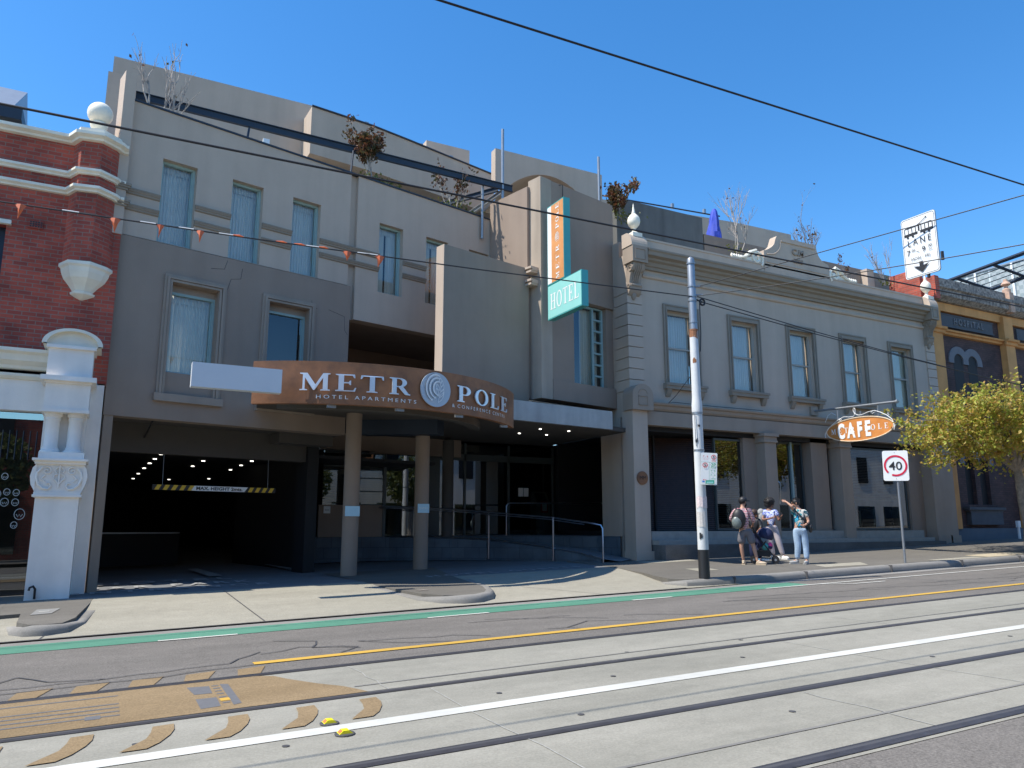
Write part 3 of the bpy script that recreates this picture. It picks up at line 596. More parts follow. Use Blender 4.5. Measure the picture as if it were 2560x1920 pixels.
# entrance canopy: soffit slab, aluminium fascia, drum beam, downlights
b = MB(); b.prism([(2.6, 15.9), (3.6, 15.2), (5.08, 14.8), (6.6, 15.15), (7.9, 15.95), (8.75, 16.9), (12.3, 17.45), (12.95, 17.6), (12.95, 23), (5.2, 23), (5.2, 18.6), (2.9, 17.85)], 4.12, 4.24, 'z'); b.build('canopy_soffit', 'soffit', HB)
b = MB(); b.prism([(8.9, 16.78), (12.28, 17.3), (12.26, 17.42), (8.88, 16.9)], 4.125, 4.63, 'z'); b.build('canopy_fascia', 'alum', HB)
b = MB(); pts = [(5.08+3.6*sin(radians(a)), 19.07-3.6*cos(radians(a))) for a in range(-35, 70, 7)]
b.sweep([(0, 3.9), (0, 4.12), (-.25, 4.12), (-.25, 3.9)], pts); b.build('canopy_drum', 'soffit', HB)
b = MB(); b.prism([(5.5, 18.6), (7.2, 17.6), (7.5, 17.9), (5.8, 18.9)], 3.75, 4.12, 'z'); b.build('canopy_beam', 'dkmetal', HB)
b = MB(); b.box(6.8, 21.75, 3.6, 9.7, 21.95, 4.13); b.box(5.3, 21.6, 3.65, 6.9, 21.95, 4.13); b.build('entrance_bulkhead', 'dark', HB)  # darker render here stands in for the shade under the canopy
for x, y in ((10.36, 19.17), (10.4, 18.04), (11.24, 19.13), (11.33, 18.06), (8.0, 16.6)):
    MB().lathe([(.035, 4.1), (.035, 4.118)], x, y, 8).build('downlight', 'lamp', HB)
# round columns
for (x, y, lb), r_ in (((5.1, 17.64, None), .185), ((7.07, 18.24, None), .18)):
    MB().lathe([(r_, zf(x, y)-.05), (r_, 4.13)], x, y, 32).build('round_column', 'dark', HB, True)
MB().lathe([(.17, 1.2), (.17, 4.0), (.1, 4.05)], 8.95, 21.0, 20).build('round_column', 'soffit', HB, True)
# raised entrance floor, ramp and walls
out = [(5.25, 21.98), (6.66, 21.85), (7.4, 21.6), (8.07, 21.15), (9.0, 20.75), (9.87, 20.15), (10.5, 19.45), (11.07, 18.6), (11.5, 17.9), (11.8, 17.27)]
zt = [1.2, 1.2, 1.2, 1.2, 1.17, 1.12, 1.02, .91, .79, .66]
inn = [(6, 23), (7.2, 23), (8, 22.7), (8.9, 22.3), (9.9, 21.8), (10.8, 21.2), (11.6, 20.5), (12.2, 19.6), (12.7, 18.8), (12.95, 18.0)]
b = MB()
n = len(out)
vs = [(x, y, z) for (x, y), z in zip(out, zt)]+[(x, y, zf(x, y)-.03) for x, y in out]; b.add(vs, [(i, i+1, n+i+1, n+i) for i in range(n-1)]); b.add([(5.25, 21.98, 1.2), (5.25, 21.98, .4), (5.25, 24, .4), (5.25, 24, 1.2)], [(0, 1, 2, 3)])
vs = [(x, y, 1.22) for x, y in inn]+[(x, y, .3) for x, y in inn]; b.add(vs, [(i, i+1, n+i+1, n+i) for i in range(n-1)])
b.build('ramp_wall', 'tile', HB, recalc=False)
b = MB(); vs = [(x, y, z) for (x, y), z in zip(out, zt)]+[(x, y, z) for (x, y), z in zip(inn, zt)]; b.add(vs, [(i, i+1, n+i+1, n+i) for i in range(n-1)]); b.add([(x, y, 1.22) for x, y in inn]+[(16, 18.6, 1.22), (16, 26, 1.22), (5, 26, 1.22), (5, 23, 1.22)], [tuple(range(n+4))])
b.add([(11.8, 17.27, .66), (12.95, 18.0, .66), (13.0, 17.5, .62), (12.2, 17.0, .585)], [(0, 1, 2, 3)]); b.build('ramp_floor', fm, HB, recalc=False)
b = MB(); b.tube([(x, y, z+.0) for (x, y), z in zip(out[2:], zt[2:])], .025, 6); b.build('ramp_edge_trim', 'steel', HB, True)
# entrance glazing
b = MB()
for x in (9.2, 10.1, 11.67, 13.36): b.box(x, 22.38, 1.22, x+.07, 22.46, 4.12)
b.box(9.27, 22.38, 3.56, 13.36, 22.46, 3.76); b.box(8.4, 22.38, 1.22, 9.2, 22.46, 4.12)
b.box(7.27, 21.86, 1.2, 7.36, 21.95, 3.6); b.box(5.5, 21.86, 3.58, 7.27, 21.95, 3.66)
for z in (2.1, 2.48, 2.86, 3.24): b.box(6.2, 21.87, z, 7.27, 21.93, z+.035)
b.box(5.5, 21.87, 3.2, 6.1, 21.93, 3.23); b.box(8.34, 21.86, 1.2, 8.6, 21.95, 3.6); b.box(7.36, 21.88, 2.03, 8.34, 21.93, 2.07)
en = b.build('entrance_glazing', 'dkteal', HB)
b = MB(); b.quad((9.2, 22.42, 1.22), (13.4, 22.42, 1.22), (13.4, 22.42, 4.1), (9.2, 22.42, 4.1)); b.quad((5.5, 21.9, 2.1), (8.5, 21.9, 2.1), (8.5, 21.9, 3.6), (5.5, 21.9, 3.6)); b.quad((7.3, 21.9, 1.2), (8.5, 21.9, 1.2), (8.5, 21.9, 2.1), (7.3, 21.9, 2.1)); b.build('pane', 'shopglass', en, recalc=False)
b = MB(); b.box(5.4, 21.88, 1.2, 7.27, 21.98, 2.1); b.build('entrance_low_wall', 'dark', HB)
b = MB(); b.box(13.43, 22.2, 1.22, 14.9, 22.3, 4.2, k=0); b.box(14.9, 22.25, 1.22, 16.2, 22.35, 4.2, k=1); b.build('entrance_side_panel', ['black', 'wood'], HB)
b = MB(); b.box(5, 26, .2, 16, 26.1, 4.2); b.box(5, 22, 4.12, 16, 26, 4.16); b.box(16, 18, .2, 16.1, 26, 4.2); b.build('lobby_interior', 'black', HB)
b = MB(); 
for i in range(20): z = 2.15+i*.07; b.box(5.5, 21.96, z, 7.2, 21.99, z+.035)
b.build('window_blind', 'wood', HB)
b = MB(); b.quad((12.05, 22.37, 2.46), (12.23, 22.37, 2.46), (12.23, 22.37, 2.74), (12.05, 22.37, 2.74)); b.quad((12.25, 22.37, 2.46), (12.43, 22.37, 2.46), (12.43, 22.37, 2.74), (12.25, 22.37, 2.74)); b.build('door_notice', 'signW', en, recalc=False)
# set-back upper storey
b = MB(); b.box(-.75, 22, 9.8, 5.0, 22.3, 14.22); b.build('rear_wall', 'cream', HB)
v2 = [(4.48, 21.11), (6.4, 21.39), (7.72, 21.72), (9.3, 22.15), (11.25, 22.67)]
b = MB(); b.prism(v2+[(11.25, 24.5), (4.3, 24.5)], 12.2, 13.68, 'z'); b.build('upper_storey', 'cream', HB)
b = MB(); b.prism([(x, y+.75) for x, y in v2]+[(11.25, 24.4), (4.7, 24.4)], 10, 12.19, 'z'); b.build('upper_storey_recess', 'shopglass', HB)
b = MB(); b.prism([(4.75, 21.45), (4.95, 21.45), (4.95, 21.7), (4.75, 21.7)], 10, 12.19, 'z'); b.build('upper_storey_column', 'cream', HB)
b = MB(); b.tube([(x, y-.02, 13.7) for x, y in v2], .03, 6); b.build('roof_edge_capping', 'dkmetal', HB)
for x, y in ((6.2, 21.5), (8.2, 22.0), (9.4, 22.3)): MB().box(x, y, 13.69, x+.12, y+.12, 13.85).build('roof_bracket', 'galv', HB)
b = MB(); b.box(9.2, 24, 12.5, 10.9, 24.4, 15.15); b.build('rear_parapet', 'cream', HB)
arcp = [(10.3, 12.3), (10.75, 12.3)]+[(10.75+(13.9-10.75)*t, 12.3+.75*sin(pi*min(1, t*1.0))**.8) for t in [i/14 for i in range(1, 14)]]+[(13.9, 12.3), (14.0, 10.5), (14.45, 10.5), (14.45, 13.56), (10.3, 13.56)]
b = MB(); b.prism(arcp, 20.65, 20.95, 'y'); b.build('vault_front', 'cream', HB)
b = MB(); n = 14; vs = []
for i in range(n+1):
    t = i/n; x = 10.75+3.15*t; z = 12.3+.75*sin(pi*t)**.8 if 0 < t < 1 else 12.3
    vs += [(x, 20.9, z), (x, 24, z-.35)]
b.add(vs, [(2*i, 2*i+2, 2*i+3, 2*i+1) for i in range(n)]); b.box(10.3, 23.9, 9.8, 14.4, 24, 12.6); b.build('vault_ceiling', mat('peach_ceiling', (.46, .37, .28), .9, .04), HB, recalc=False)
b = MB(); b.box(10.3, 23.2, 10.0, 14.2, 23.3, 11.6); b.build('vault_glazing', 'shopglass', HB)
b = MB(); b.prism([(-.05, 17.6), (12.9, 20.75), (14.2, 26), (-.1, 26)], 9.7, 9.8, 'z'); b.build('terrace_floor', 'stone', HB)
# roof-terrace steelwork
def beam(b, p, q, w=.09, h=.2):
    p = Vector(p); q = Vector(q); d = (q-p).normalized(); n = Vector((-d.y, d.x, 0)).normalized()*w/2; u = Vector((0, 0, 1))
    for z0, z1, s in ((-h/2, -h/2+.02, 1), (h/2-.02, h/2, 1), (-h/2+.02, h/2-.02, .15)):
        c = [p-n*s+u*z0, q-n*s+u*z0, q+n*s+u*z0, p+n*s+u*z0, p-n*s+u*z1, q-n*s+u*z1, q+n*s+u*z1, p+n*s+u*z1]
        b.add(c, [(0,3,2,1),(4,5,6,7),(0,1,5,4),(1,2,6,5),(2,3,7,6),(3,0,4,7)])
b = MB(); beam(b, (-.18, 19, 11.62), (10.15, 19.2, 11.52)); b.build('terrace_beam', 'dkmetal', HB)
b = MB(); beam(b, (9.7, 19.25, 11.45), (8.55, 20.9, 11.35), .08, .16); b.build('terrace_beam', 'dkmetal', HB)
b = MB(); beam(b, (9.9, 19.25, 11.45), (9.1, 21.2, 10.9), .08, .14); b.build('terrace_beam', 'galv', HB)
for x, y, z0, z1 in ((9.83, 19.22, 9.8, 13.4), (13.25, 19.1, 10.5, 13.25), (9.2, 19.3, 9.8, 11.45)): MB().tube([(x, y, z0), (x, y, z1)], .045, 10).build('terrace_post', 'galv', HB, True)
for x in (2.4, 5.1): MB().tube([(x, 18.9, 10.6), (x+.1, 19.05, 11.5)], .03, 6).build('beam_strut', 'dkmetal', HB)
MB().box(2.7, 18.0, 10.56, 2.85, 18.1, 10.75).build('security_camera', 'white', HB)
# downpipe tail on the bay
b = MB(LF); b.tube([(10.75, -2.09, 11.15), (10.85, -2.14, 11.17), (10.87, -2.12, 10.9), (10.8, -2.1, 9.9)], .012, 6); b.build('conduit', 'blk', HB)

# ---- curved name sign
CX, CY, RB = 5.08, 19.073, 4.495
def bandP(s, z, d=0.): a = s/RB; return Vector((CX+(RB+d)*sin(a), CY-(RB+d)*cos(a), z))
MS = root('curved_sign', bandP(0, 3.86)); tag(MS, 'curved copper sign band with raised silver METROPOLE letters and disc above the entrance', 'sign')
b = MB(); n = 60; vs = []
for i in range(n+1):
    s = -2.87+(4.28+2.87)*i/n
    for d, z in ((0, 3.86), (0, 4.71), (-.12, 4.71), (-.12, 3.86)): vs.append(bandP(s, z, d))
fs = [(i*4+q, i*4+4+q, i*4+4+(q+1) % 4, i*4+(q+1) % 4) for i in range(n) for q in range(4)]+[(0, 1, 2, 3), (n*4+3, n*4+2, n*4+1, n*4)]
b.add(vs, fs); b.build('band', 'copper', MS)
def band_glyph(conts_or_mesh, s0, z0, sx, sy, name, m, parent, d0=.03, th=.025):
    vs, fs = conts_or_mesh; b = MB(); nn = len(vs)
    if not th:
        b.add([bandP(s0+x*sx, z0+y*sy, d0) for x, y, _ in vs], fs)
    else:
        b.add([bandP(s0+x*sx, z0+y*sy, d0+(th if q > 0 else 0)) for x, y, q in vs], fs)
    return b.build(name, m, parent)
lets = [('M', -1.913, -1.337, .345), ('E', -1.237, -.836, .34), ('T', -.757, -.295, .335), ('R', -.175, .256, .34), ('P', 1.41, 1.80, .345), ('O', 1.95, 2.42, .345), ('L', 2.523, 2.905, .335), ('E', 3.03, 3.392, .335)]
for ch, s0, s1, hh in lets:
    w_, c = SER[ch]; band_glyph(contour_mesh(c, .5), s0, 4.115, (s1-s0)/w_, hh, 'letter_'+ch.lower(), 'letter', MS)
tm = text_mesh('H O T E L   A P A R T M E N T S', 1, 0, 'LEFT'); wmax = max(v[0] for v in tm[0]); band_glyph(tm, -1.607, 3.965, 2.02/wmax, .105, 'small_lettering', 'signW', MS, .012, 0)
tm = text_mesh('&  C O N F E R E N C E   C E N T R E', 1, 0, 'LEFT'); wmax = max(v[0] for v in tm[0]); band_glyph(tm, 1.29, 3.985, 2.03/wmax, .105, 'small_lettering', 'signW', MS, .012, 0)
def logo(put, par, rad, mdisc, mline, disc=True, th=1.):
    """swirl-and-leaf roundel; put(u, v, d) maps the disc plane (units of radius) to the world"""
    if disc:
        b = MB(); vs = [put(cos(a), sin(a), .03*th) for a in [2*pi*i/40 for i in range(40)]]; vs2 = [put(cos(a), sin(a), 0) for a in [2*pi*i/40 for i in range(40)]]
        b.add(vs+vs2, [tuple(range(40))]+[(i, (i+1) % 40, 40+(i+1) % 40, 40+i) for i in range(40)]); b.build('disc', mdisc, par)
    def ribbon(pts, w, nm='swirl', m=mline):
        b = MB(); vs = []
        for i, (x, y) in enumerate(pts):
            a = pts[max(i-1, 0)]; c = pts[min(i+1, len(pts)-1)]; dx, dy = c[0]-a[0], c[1]-a[1]; l = hypot(dx, dy) or 1; ww = w[i] if isinstance(w, list) else w
            vs += [put(x-dy/l*ww/2, y+dx/l*ww/2, .05*th), put(x+dy/l*ww/2, y-dx/l*ww/2, .05*th)]
        b.add(vs, [(2*i, 2*i+2, 2*i+3, 2*i+1) for i in range(len(pts)-1)]); b.build(nm, m, par, recalc=False)
    for rx, cx, a1, in ((.62, -.05, 245), (.47, .02, 255), (.31, .10, 262)):
        pts = arc(cx, .08, rx, rx*1.25, 65, a1, 30); ribbon(pts, [.05+.07*sin(pi*i/30) for i in range(31)])
        e = pts[-1]; ribbon([(e[0]-.05, e[1]), (e[0]+.05, e[1])], .1, 'swirl_end')
        ribbon(arc(cx, .08, rx+.06, (rx+.06)*1.25, 100, a1-8, 24), .018, 'swirl_shadow', 'blk')
    for (x, y, l, a, w) in ((.12, -.75, .75, 60, .22), (.2, -.45, .6, 62, .22), (.28, -.12, .5, 68, .2), (.3, .15, .42, 80, .18), (.3, .38, .34, 105, .15), (.12, -.4, .5, 108, .16), (.18, -.05, .42, 118, .15)):
        ca, sa = cos(radians(a)), sin(radians(a)); L_ = []
        for i in range(11): t = i/10; L_.append((x+ca*l*t-sa*w*sin(pi*t)*.5, y+sa*l*t+ca*w*sin(pi*t)*.5))
        R_ = [(x+ca*l*t+sa*w*sin(pi*t)*.5, y+sa*l*t-ca*w*sin(pi*t)*.5) for t in [i/10 for i in range(11)]]
        ribbon(L_, .035, 'leaf_line'); ribbon(R_, .035, 'leaf_line')
logo(lambda u, v, d: bandP(.845+u*.362, 4.296+v*.362, .03+d), MS, .36, 'discm', 'signW')
for s in (-1.3, .1, 1.6, 3.6):
    b = MB(); p = bandP(s, 3.84, -.1); b.box(p.x-.09, p.y-.02, 3.80, p.x+.09, p.y+.04, 3.86); b.build('fixing_bracket', 'galv', MS)
b = MB(); b.box(1.22, 14.6, 3.97, 2.80, 14.78, 4.42); bx = b.build('blank_light_box', 'boxp', org=(2, 14.7, 3.97)); tag(bx, 'blank pale silver sign box projecting in front of the left end of the copper sign', 'sign box')

# ---- blade sign: tall copper panel over a mint HOTEL box
BSx = 10.24
BS = root('blade_sign', (BSx, 16.6, 6.9)); tag(BS, 'tall teal projecting blade sign with vertical METROPOLE panel above a mint box lettered HOTEL', 'sign')
b = MB(); b.box(BSx, 15.62, 6.97, BSx+.2, 17.3, 7.92); b.build('hotel_box', 'tealp', BS)
b = MB(); b.quad((BSx-.004, 17.28, 7.0), (BSx-.004, 15.64, 7.0), (BSx-.004, 15.64, 7.9), (BSx-.004, 17.28, 7.9)); b.build('hotel_face', 'mint', BS, recalc=False)
b = MB(); b.box(BSx, 16.44, 7.94, BSx+.2, 17.3, 10.2); b.build('tall_box', 'tealp', BS)
b = MB(); b.quad((BSx-.004, 17.28, 7.97), (BSx-.004, 17.08, 7.97), (BSx-.004, 17.08, 10.17), (BSx-.004, 17.28, 10.17)); b.build('white_strip', 'signW', BS, recalc=False)
b = MB(); b.quad((BSx-.004, 17.08, 7.97), (BSx-.004, 16.46, 7.97), (BSx-.004, 16.46, 10.17), (BSx-.004, 17.08, 10.17)); b.build('copper_face', 'orange', BS, recalc=False)
def side_glyph(vsfs, y0, z0, sx, sy, name, m, par, vert=False, x=BSx-.009):
    vs, fs = vsfs; b = MB()
    if vert: b.add([(x, y0+v[1]*sy, z0+v[0]*sx) for v in vs], fs)      # reads upwards, tops of letters to the wall
    else: b.add([(x, y0-v[0]*sx, z0+v[1]*sy) for v in vs], fs)
    return b.build(name, m, par, recalc=False)
yy = 17.15
for ch, w_ in zip('HOTEL', (.27, .27, .24, .22, .22)): side_glyph(contour_mesh(SER[ch][1]), yy, 7.22, w_/SER[ch][0], .44, 'letter_'+ch.lower(), 'signW', BS); yy -= w_+.045
zz = 8.02
for i, ch in enumerate('METR'): side_glyph(contour_mesh(SER[ch][1]), 16.68, zz, .17/SER[ch][0], .17, 'letter_'+ch.lower(), 'signW', BS, True); zz += .25
logo(lambda u, v, d: Vector((BSx-.006-d*.1, 16.76-u*.17, 9.17+v*.17)), BS, .17, 'orange', 'signW', False, .2); zz = 9.42
for i, ch in enumerate('POLE'): side_glyph(contour_mesh(SER[ch][1]), 16.68, zz, .14/SER[ch][0], .17, 'letter_'+ch.lower(), 'signW', BS, True); zz += .19

# ---- height bar
HBR = root('height_bar', Lw(2.7, -1, 2.3)); tag(HBR, 'black and yellow striped bar reading MAX. HEIGHT 2mts. hanging across the car park entrance', 'height bar')
b = MB(LF); b.box(1.29, .98, 2.285, 4.09, 1.02, 2.40); b.build('bar', 'blk', HBR)
b = MB(LF)
for x in [1.36+.175*i for i in range(5)]+[3.44+.165*i for i in range(4)]: b.add([(x-.03, .976, 2.288), (x+.06, .976, 2.288), (x+.12, .976, 2.398), (x+.03, .976, 2.398)], [(0, 1, 2, 3)])
b.build('yellow_stripes', 'yel', HBR, recalc=False)
b = MB(LF); b.add([(2.1, .976, 2.288), (3.33, .976, 2.288), (3.41, .976, 2.398), (2.18, .976, 2.398)], [(0, 1, 2, 3)]); b.build('white_panel', 'signW', HBR, recalc=False)
vs, fs = text_mesh('MAX. HEIGHT 2mts.', 1, .03); b = MB(LF); wm = max(v[0] for v in vs)*2; b.add([(2.75+v[0]*1.06/wm, .972, 2.31+v[1]*.1) for v in vs], fs); b.build('lettering', 'blk', HBR, recalc=False)
for t in (1.5, 3.9): b = MB(LF); b.tube([(t, 1.0, 2.4), (t, 1.05, 3.1)], .006, 5); b.build('chain', 'galv', HBR)

# ---- notices on the columns and wall
def small_sign(x, y, z, w, h, ax, label, m='signblue', text=None, cat='notice', tm='signW', name='notice', ts=.07):
    r_ = root(name, (x, y, z)); tag(r_, label, cat); b = MB(); X = Matrix.Translation((x, y, z)) @ Matrix.Rotation(ax, 4, 'Z'); b.box(-w/2, -.01, 0, w/2, .005, h, X); b.build('panel', m, r_)
    if text: vs, fs = text_mesh(text, ts); b = MB(); b.add([(v[0], -.013, h/2-ts*.35+v[1]) for v in vs], fs, X); b.build('lettering', tm, r_, recalc=False)
    return r_
small_sign(5.08, 17.45, 1.73, .34, .23, radians(0), 'blank light blue notice wrapped on the left round column')
small_sign(7.05, 18.05, 1.83, .30, .22, radians(0), 'light blue notice lettered ENTRY on the right round column', text='ENTRY', ts=.075)
small_sign(5.63, 21.86, 1.86, .19, .2, 0, 'small white notice on the grey wall below the blinds window', 'signW', 'boxs', tm='blk', ts=.06)
# ---- check-in kiosk behind the entrance glass
KI = root('kiosk', (13.0, 22.75, 1.22)); tag(KI, 'grey self-service kiosk with a slanted dark screen behind the entrance glass', 'kiosk')
b = MB(); b.prism([(22.6, 1.23), (23.0, 1.23), (23.0, 2.6), (22.85, 2.65), (22.6, 2.2)], 12.85, 13.4, 'x'); b.build('cabinet', 'stone', KI)
b = MB(); b.add([(12.9, 22.61, 2.25), (13.3, 22.61, 2.25), (13.3, 22.82, 2.6), (12.9, 22.82, 2.6)], [(0, 1, 2, 3)]); b.build('screen', 'blk', KI, recalc=False)
b = MB(); b.box(13.02, 22.56, 1.95, 13.28, 22.59, 2.32, k=0); b.box(13.06, 22.55, 2.0, 13.24, 22.56, 2.27, k=1); b.build('red_framed_notice', ['red', 'signW'], KI)
# ---- handrails (each frame is one thing)
HR = root('ramp_handrail', (10, 20, .6)); tag(HR, 'curved stainless steel handrail running down the outer edge of the entrance ramp', 'handrail')
rl = [(7.2, 21.7, 2.08), (8.42, 20.95, 2.02), (9.47, 20.38, 1.94), (10.4, 19.5, 1.83), (11.07, 18.58, 1.74), (11.6, 17.6, 1.60), (11.78, 17.25, 1.53), (11.80, 17.2, 1.44), (11.80, 17.2, zf(11.8, 17.2))]
MB().tube(rl, .022, 8).build('top_rail', 'steel', HR, True)
MB().tube([(x-.07, y+.07, z-.05) for x, y, z in rl[:6]], .014, 8).build('top_rail', 'steel', HR, True)
for x, y, z in ((9.86, 20.1, 1.87), (11.06, 18.52, 1.74)): MB().tube([(x, y, zf(x, y)), (x, y, z-.12), (x, y, z)], [.026, .026, .012], 8).build('post', 'steel', HR, True)
HR2 = root('landing_handrail', (12, 21.2, 1.22)); tag(HR2, 'straight stainless steel handrail along the landing edge in front of the black panels', 'handrail')
MB().tube([(11.0, 21.2, 1.22), (11.0, 21.2, 2.1), (11.04, 21.2, 2.17), (11.12, 21.2, 2.2), (14.8, 21.2, 2.24)], .022, 8).build('rail', 'steel', HR2, True)
# ================================================================ HERITAGE BUILDING (1898 cafe wing)
HE = root('heritage_building', (20, 18.5, .6)); tag(HE, 'two-storey Victorian grey rendered building with scrolled parapet dated 1898 and cafe shopfront', 'building')
WX = [14.46+2.548*i for i in range(5)]                      # left edges of the window openings
b = MB(); wall_holes(b, 13.05, 27.2, 4.6, 9.2, 17.5, 17.85, [(x, x+1.12, 5.63, 7.88) for x in WX]); b.build('upper_wall', 'light', HE)
b = MB(); b.box(13.05, 17.85, 4.6, 13.4, 30, 9.9); b.box(26.9, 17.85, 4.6, 27.2, 30, 9.9); b.box(13.05, 17.4, 9.2, 27.2, 17.85, 9.4); b.box(13.05, 18.0, .5, 13.3, 19, 4.6); b.build('side_wall', 'light', HE); MB().box(26.7, 18.0, .5, 26.85, 22, 4.5).build('interior_side', 'black', HE)
# cornice, parapet, string course, ledge
b = MB(); b.prism([(17.5, 9.02), (17.42, 9.02), (17.40, 9.10), (17.36, 9.12), (17.32, 9.22), (17.24, 9.26), (17.22, 9.32), (17.10, 9.36), (17.08, 9.46), (17.04, 9.50), (17.04, 9.55), (17.5, 9.58)], 13.55, 26.75, 'x'); b.build('cornice', 'trim', HE)
b = MB(); b.box(13.2, 17.35, 9.58, 27.1, 17.6, 9.95); b.box(13.2, 17.33, 9.90, 27.1, 17.62, 9.96); b.build('parapet', 'cream', HE)
b = MB(); b.prism([(17.5, 8.76), (17.45, 8.78), (17.43, 8.83), (17.45, 8.88), (17.5, 8.9)], 13.6, 26.85, 'x'); b.build('string_course', 'light', HE)
b = MB(); b.prism([(17.5, 4.74), (17.36, 4.76), (17.30, 4.82), (17.28, 4.90), (17.22, 4.93), (17.2, 4.98), (17.5, 5.04)], 13.6, 26.95, 'x'); b.build('ledge', 'mid', HE)
b = MB(); b.box(13.3, 17.32, 4.34, 27.0, 17.8, 4.74); b.build('shopfront_beam', 'mid', HE)
# window: sashes, moulded surround, sill and corbels, curtain; built once and copied along the front
def her_window(x):
    w = MB()
    w.box(x-.13, 17.44, 5.63, x-.09, 17.52, 8.06); w.box(x-.09, 17.46, 5.63, x-.04, 17.52, 8.02); w.box(x-.04, 17.43, 5.63, x, 17.52, 7.97)
    w.box(x+1.21, 17.44, 5.63, x+1.25, 17.52, 8.06); w.box(x+1.16, 17.46, 5.63, x+1.21, 17.52, 8.02); w.box(x+1.12, 17.43, 5.63, x+1.16, 17.52, 7.97)
    w.box(x-.09, 17.44, 8.02, x+1.21, 17.52, 8.06); w.box(x-.04, 17.46, 7.97, x+1.16, 17.52, 8.02); w.box(x, 17.43, 7.88, x+1.12, 17.52, 7.97)
    o = w.build('window', 'trim', HE)
    w = MB(); w.box(x-.20, 17.34, 5.46, x+1.34, 17.52, 5.63); w.box(x-.23, 17.31, 5.56, x+1.37, 17.34, 5.63)
    for q in (x-.14, x+1.12): w.prism([(17.5, 5.24), (17.46, 5.24), (17.40, 5.34), (17.36, 5.46), (17.5, 5.46)], q, q+.16, 'x')
    w.build('sill', 'trim', o)
    w = MB(); y = 17.68
    for x0, x1 in ((x, x+.07), (x+1.05, x+1.12)): w.box(x0, y-.05, 5.63, x1, y+.06, 7.88)
    w.box(x+.07, y-.05, 7.8, x+1.05, y+.06, 7.88); w.box(x+.07, y-.05, 5.63, x+1.05, y+.06, 5.72); w.box(x+.07, y-.03, 6.74, x+1.05, y+.05, 6.79)
    w.box(x+.07, y-.03, 5.72, x+.11, y, 6.74); w.box(x+1.01, y-.03, 5.72, x+1.05, y, 6.74)
    w.build('sash', 'sash', o)
    w = MB(); w.quad((x+.07, y+.01, 5.7), (x+1.05, y+.01, 5.7), (x+1.05, y+.01, 7.82), (x+.07, y+.01, 7.82)); w.build('pane', 'glass', o, recalc=False)
    w = MB(); curtain(w, x+.05, x+1.07, 5.66, 7.8, y+.12, n=11); w.build('curtain', 'curtain', o, True, recalc=False)
    w = MB(); w.box(x, y+.3, 5.6, x+1.1, y+.8, 7.9); w.build('dark_backing', 'black', o)
    return o
hw = her_window(WX[0])
for i in range(1, 4): copy_tree(hw, HE, (2.548*i, 0, 0))
lw_ = copy_tree(hw, HE, (2.548*4, 0, 0))
for ch in list(lw_.children):
    if ch.name.startswith('curtain'): ch.data = ch.data.copy(); ch.data.materials[0] = M['curtain2']; ch.location.x += .16; ch.scale.x = 1
# rusticated quoins
for x0, x1, lab in ((13.045, 13.56, 0), (26.72, 27.2, 1)):
    b = MB()
    for i in range(10):
        z = 5.32+i*.322
        if z > 8.3: break
        b.box(x0-.02, 17.455, z+.012, x1, 17.55, z+.310)
        if not lab: b.box(x0-.03, 17.456, z+.012, x0+.1, 18.1, z+.310)
    b.build('quoins', 'light', HE)
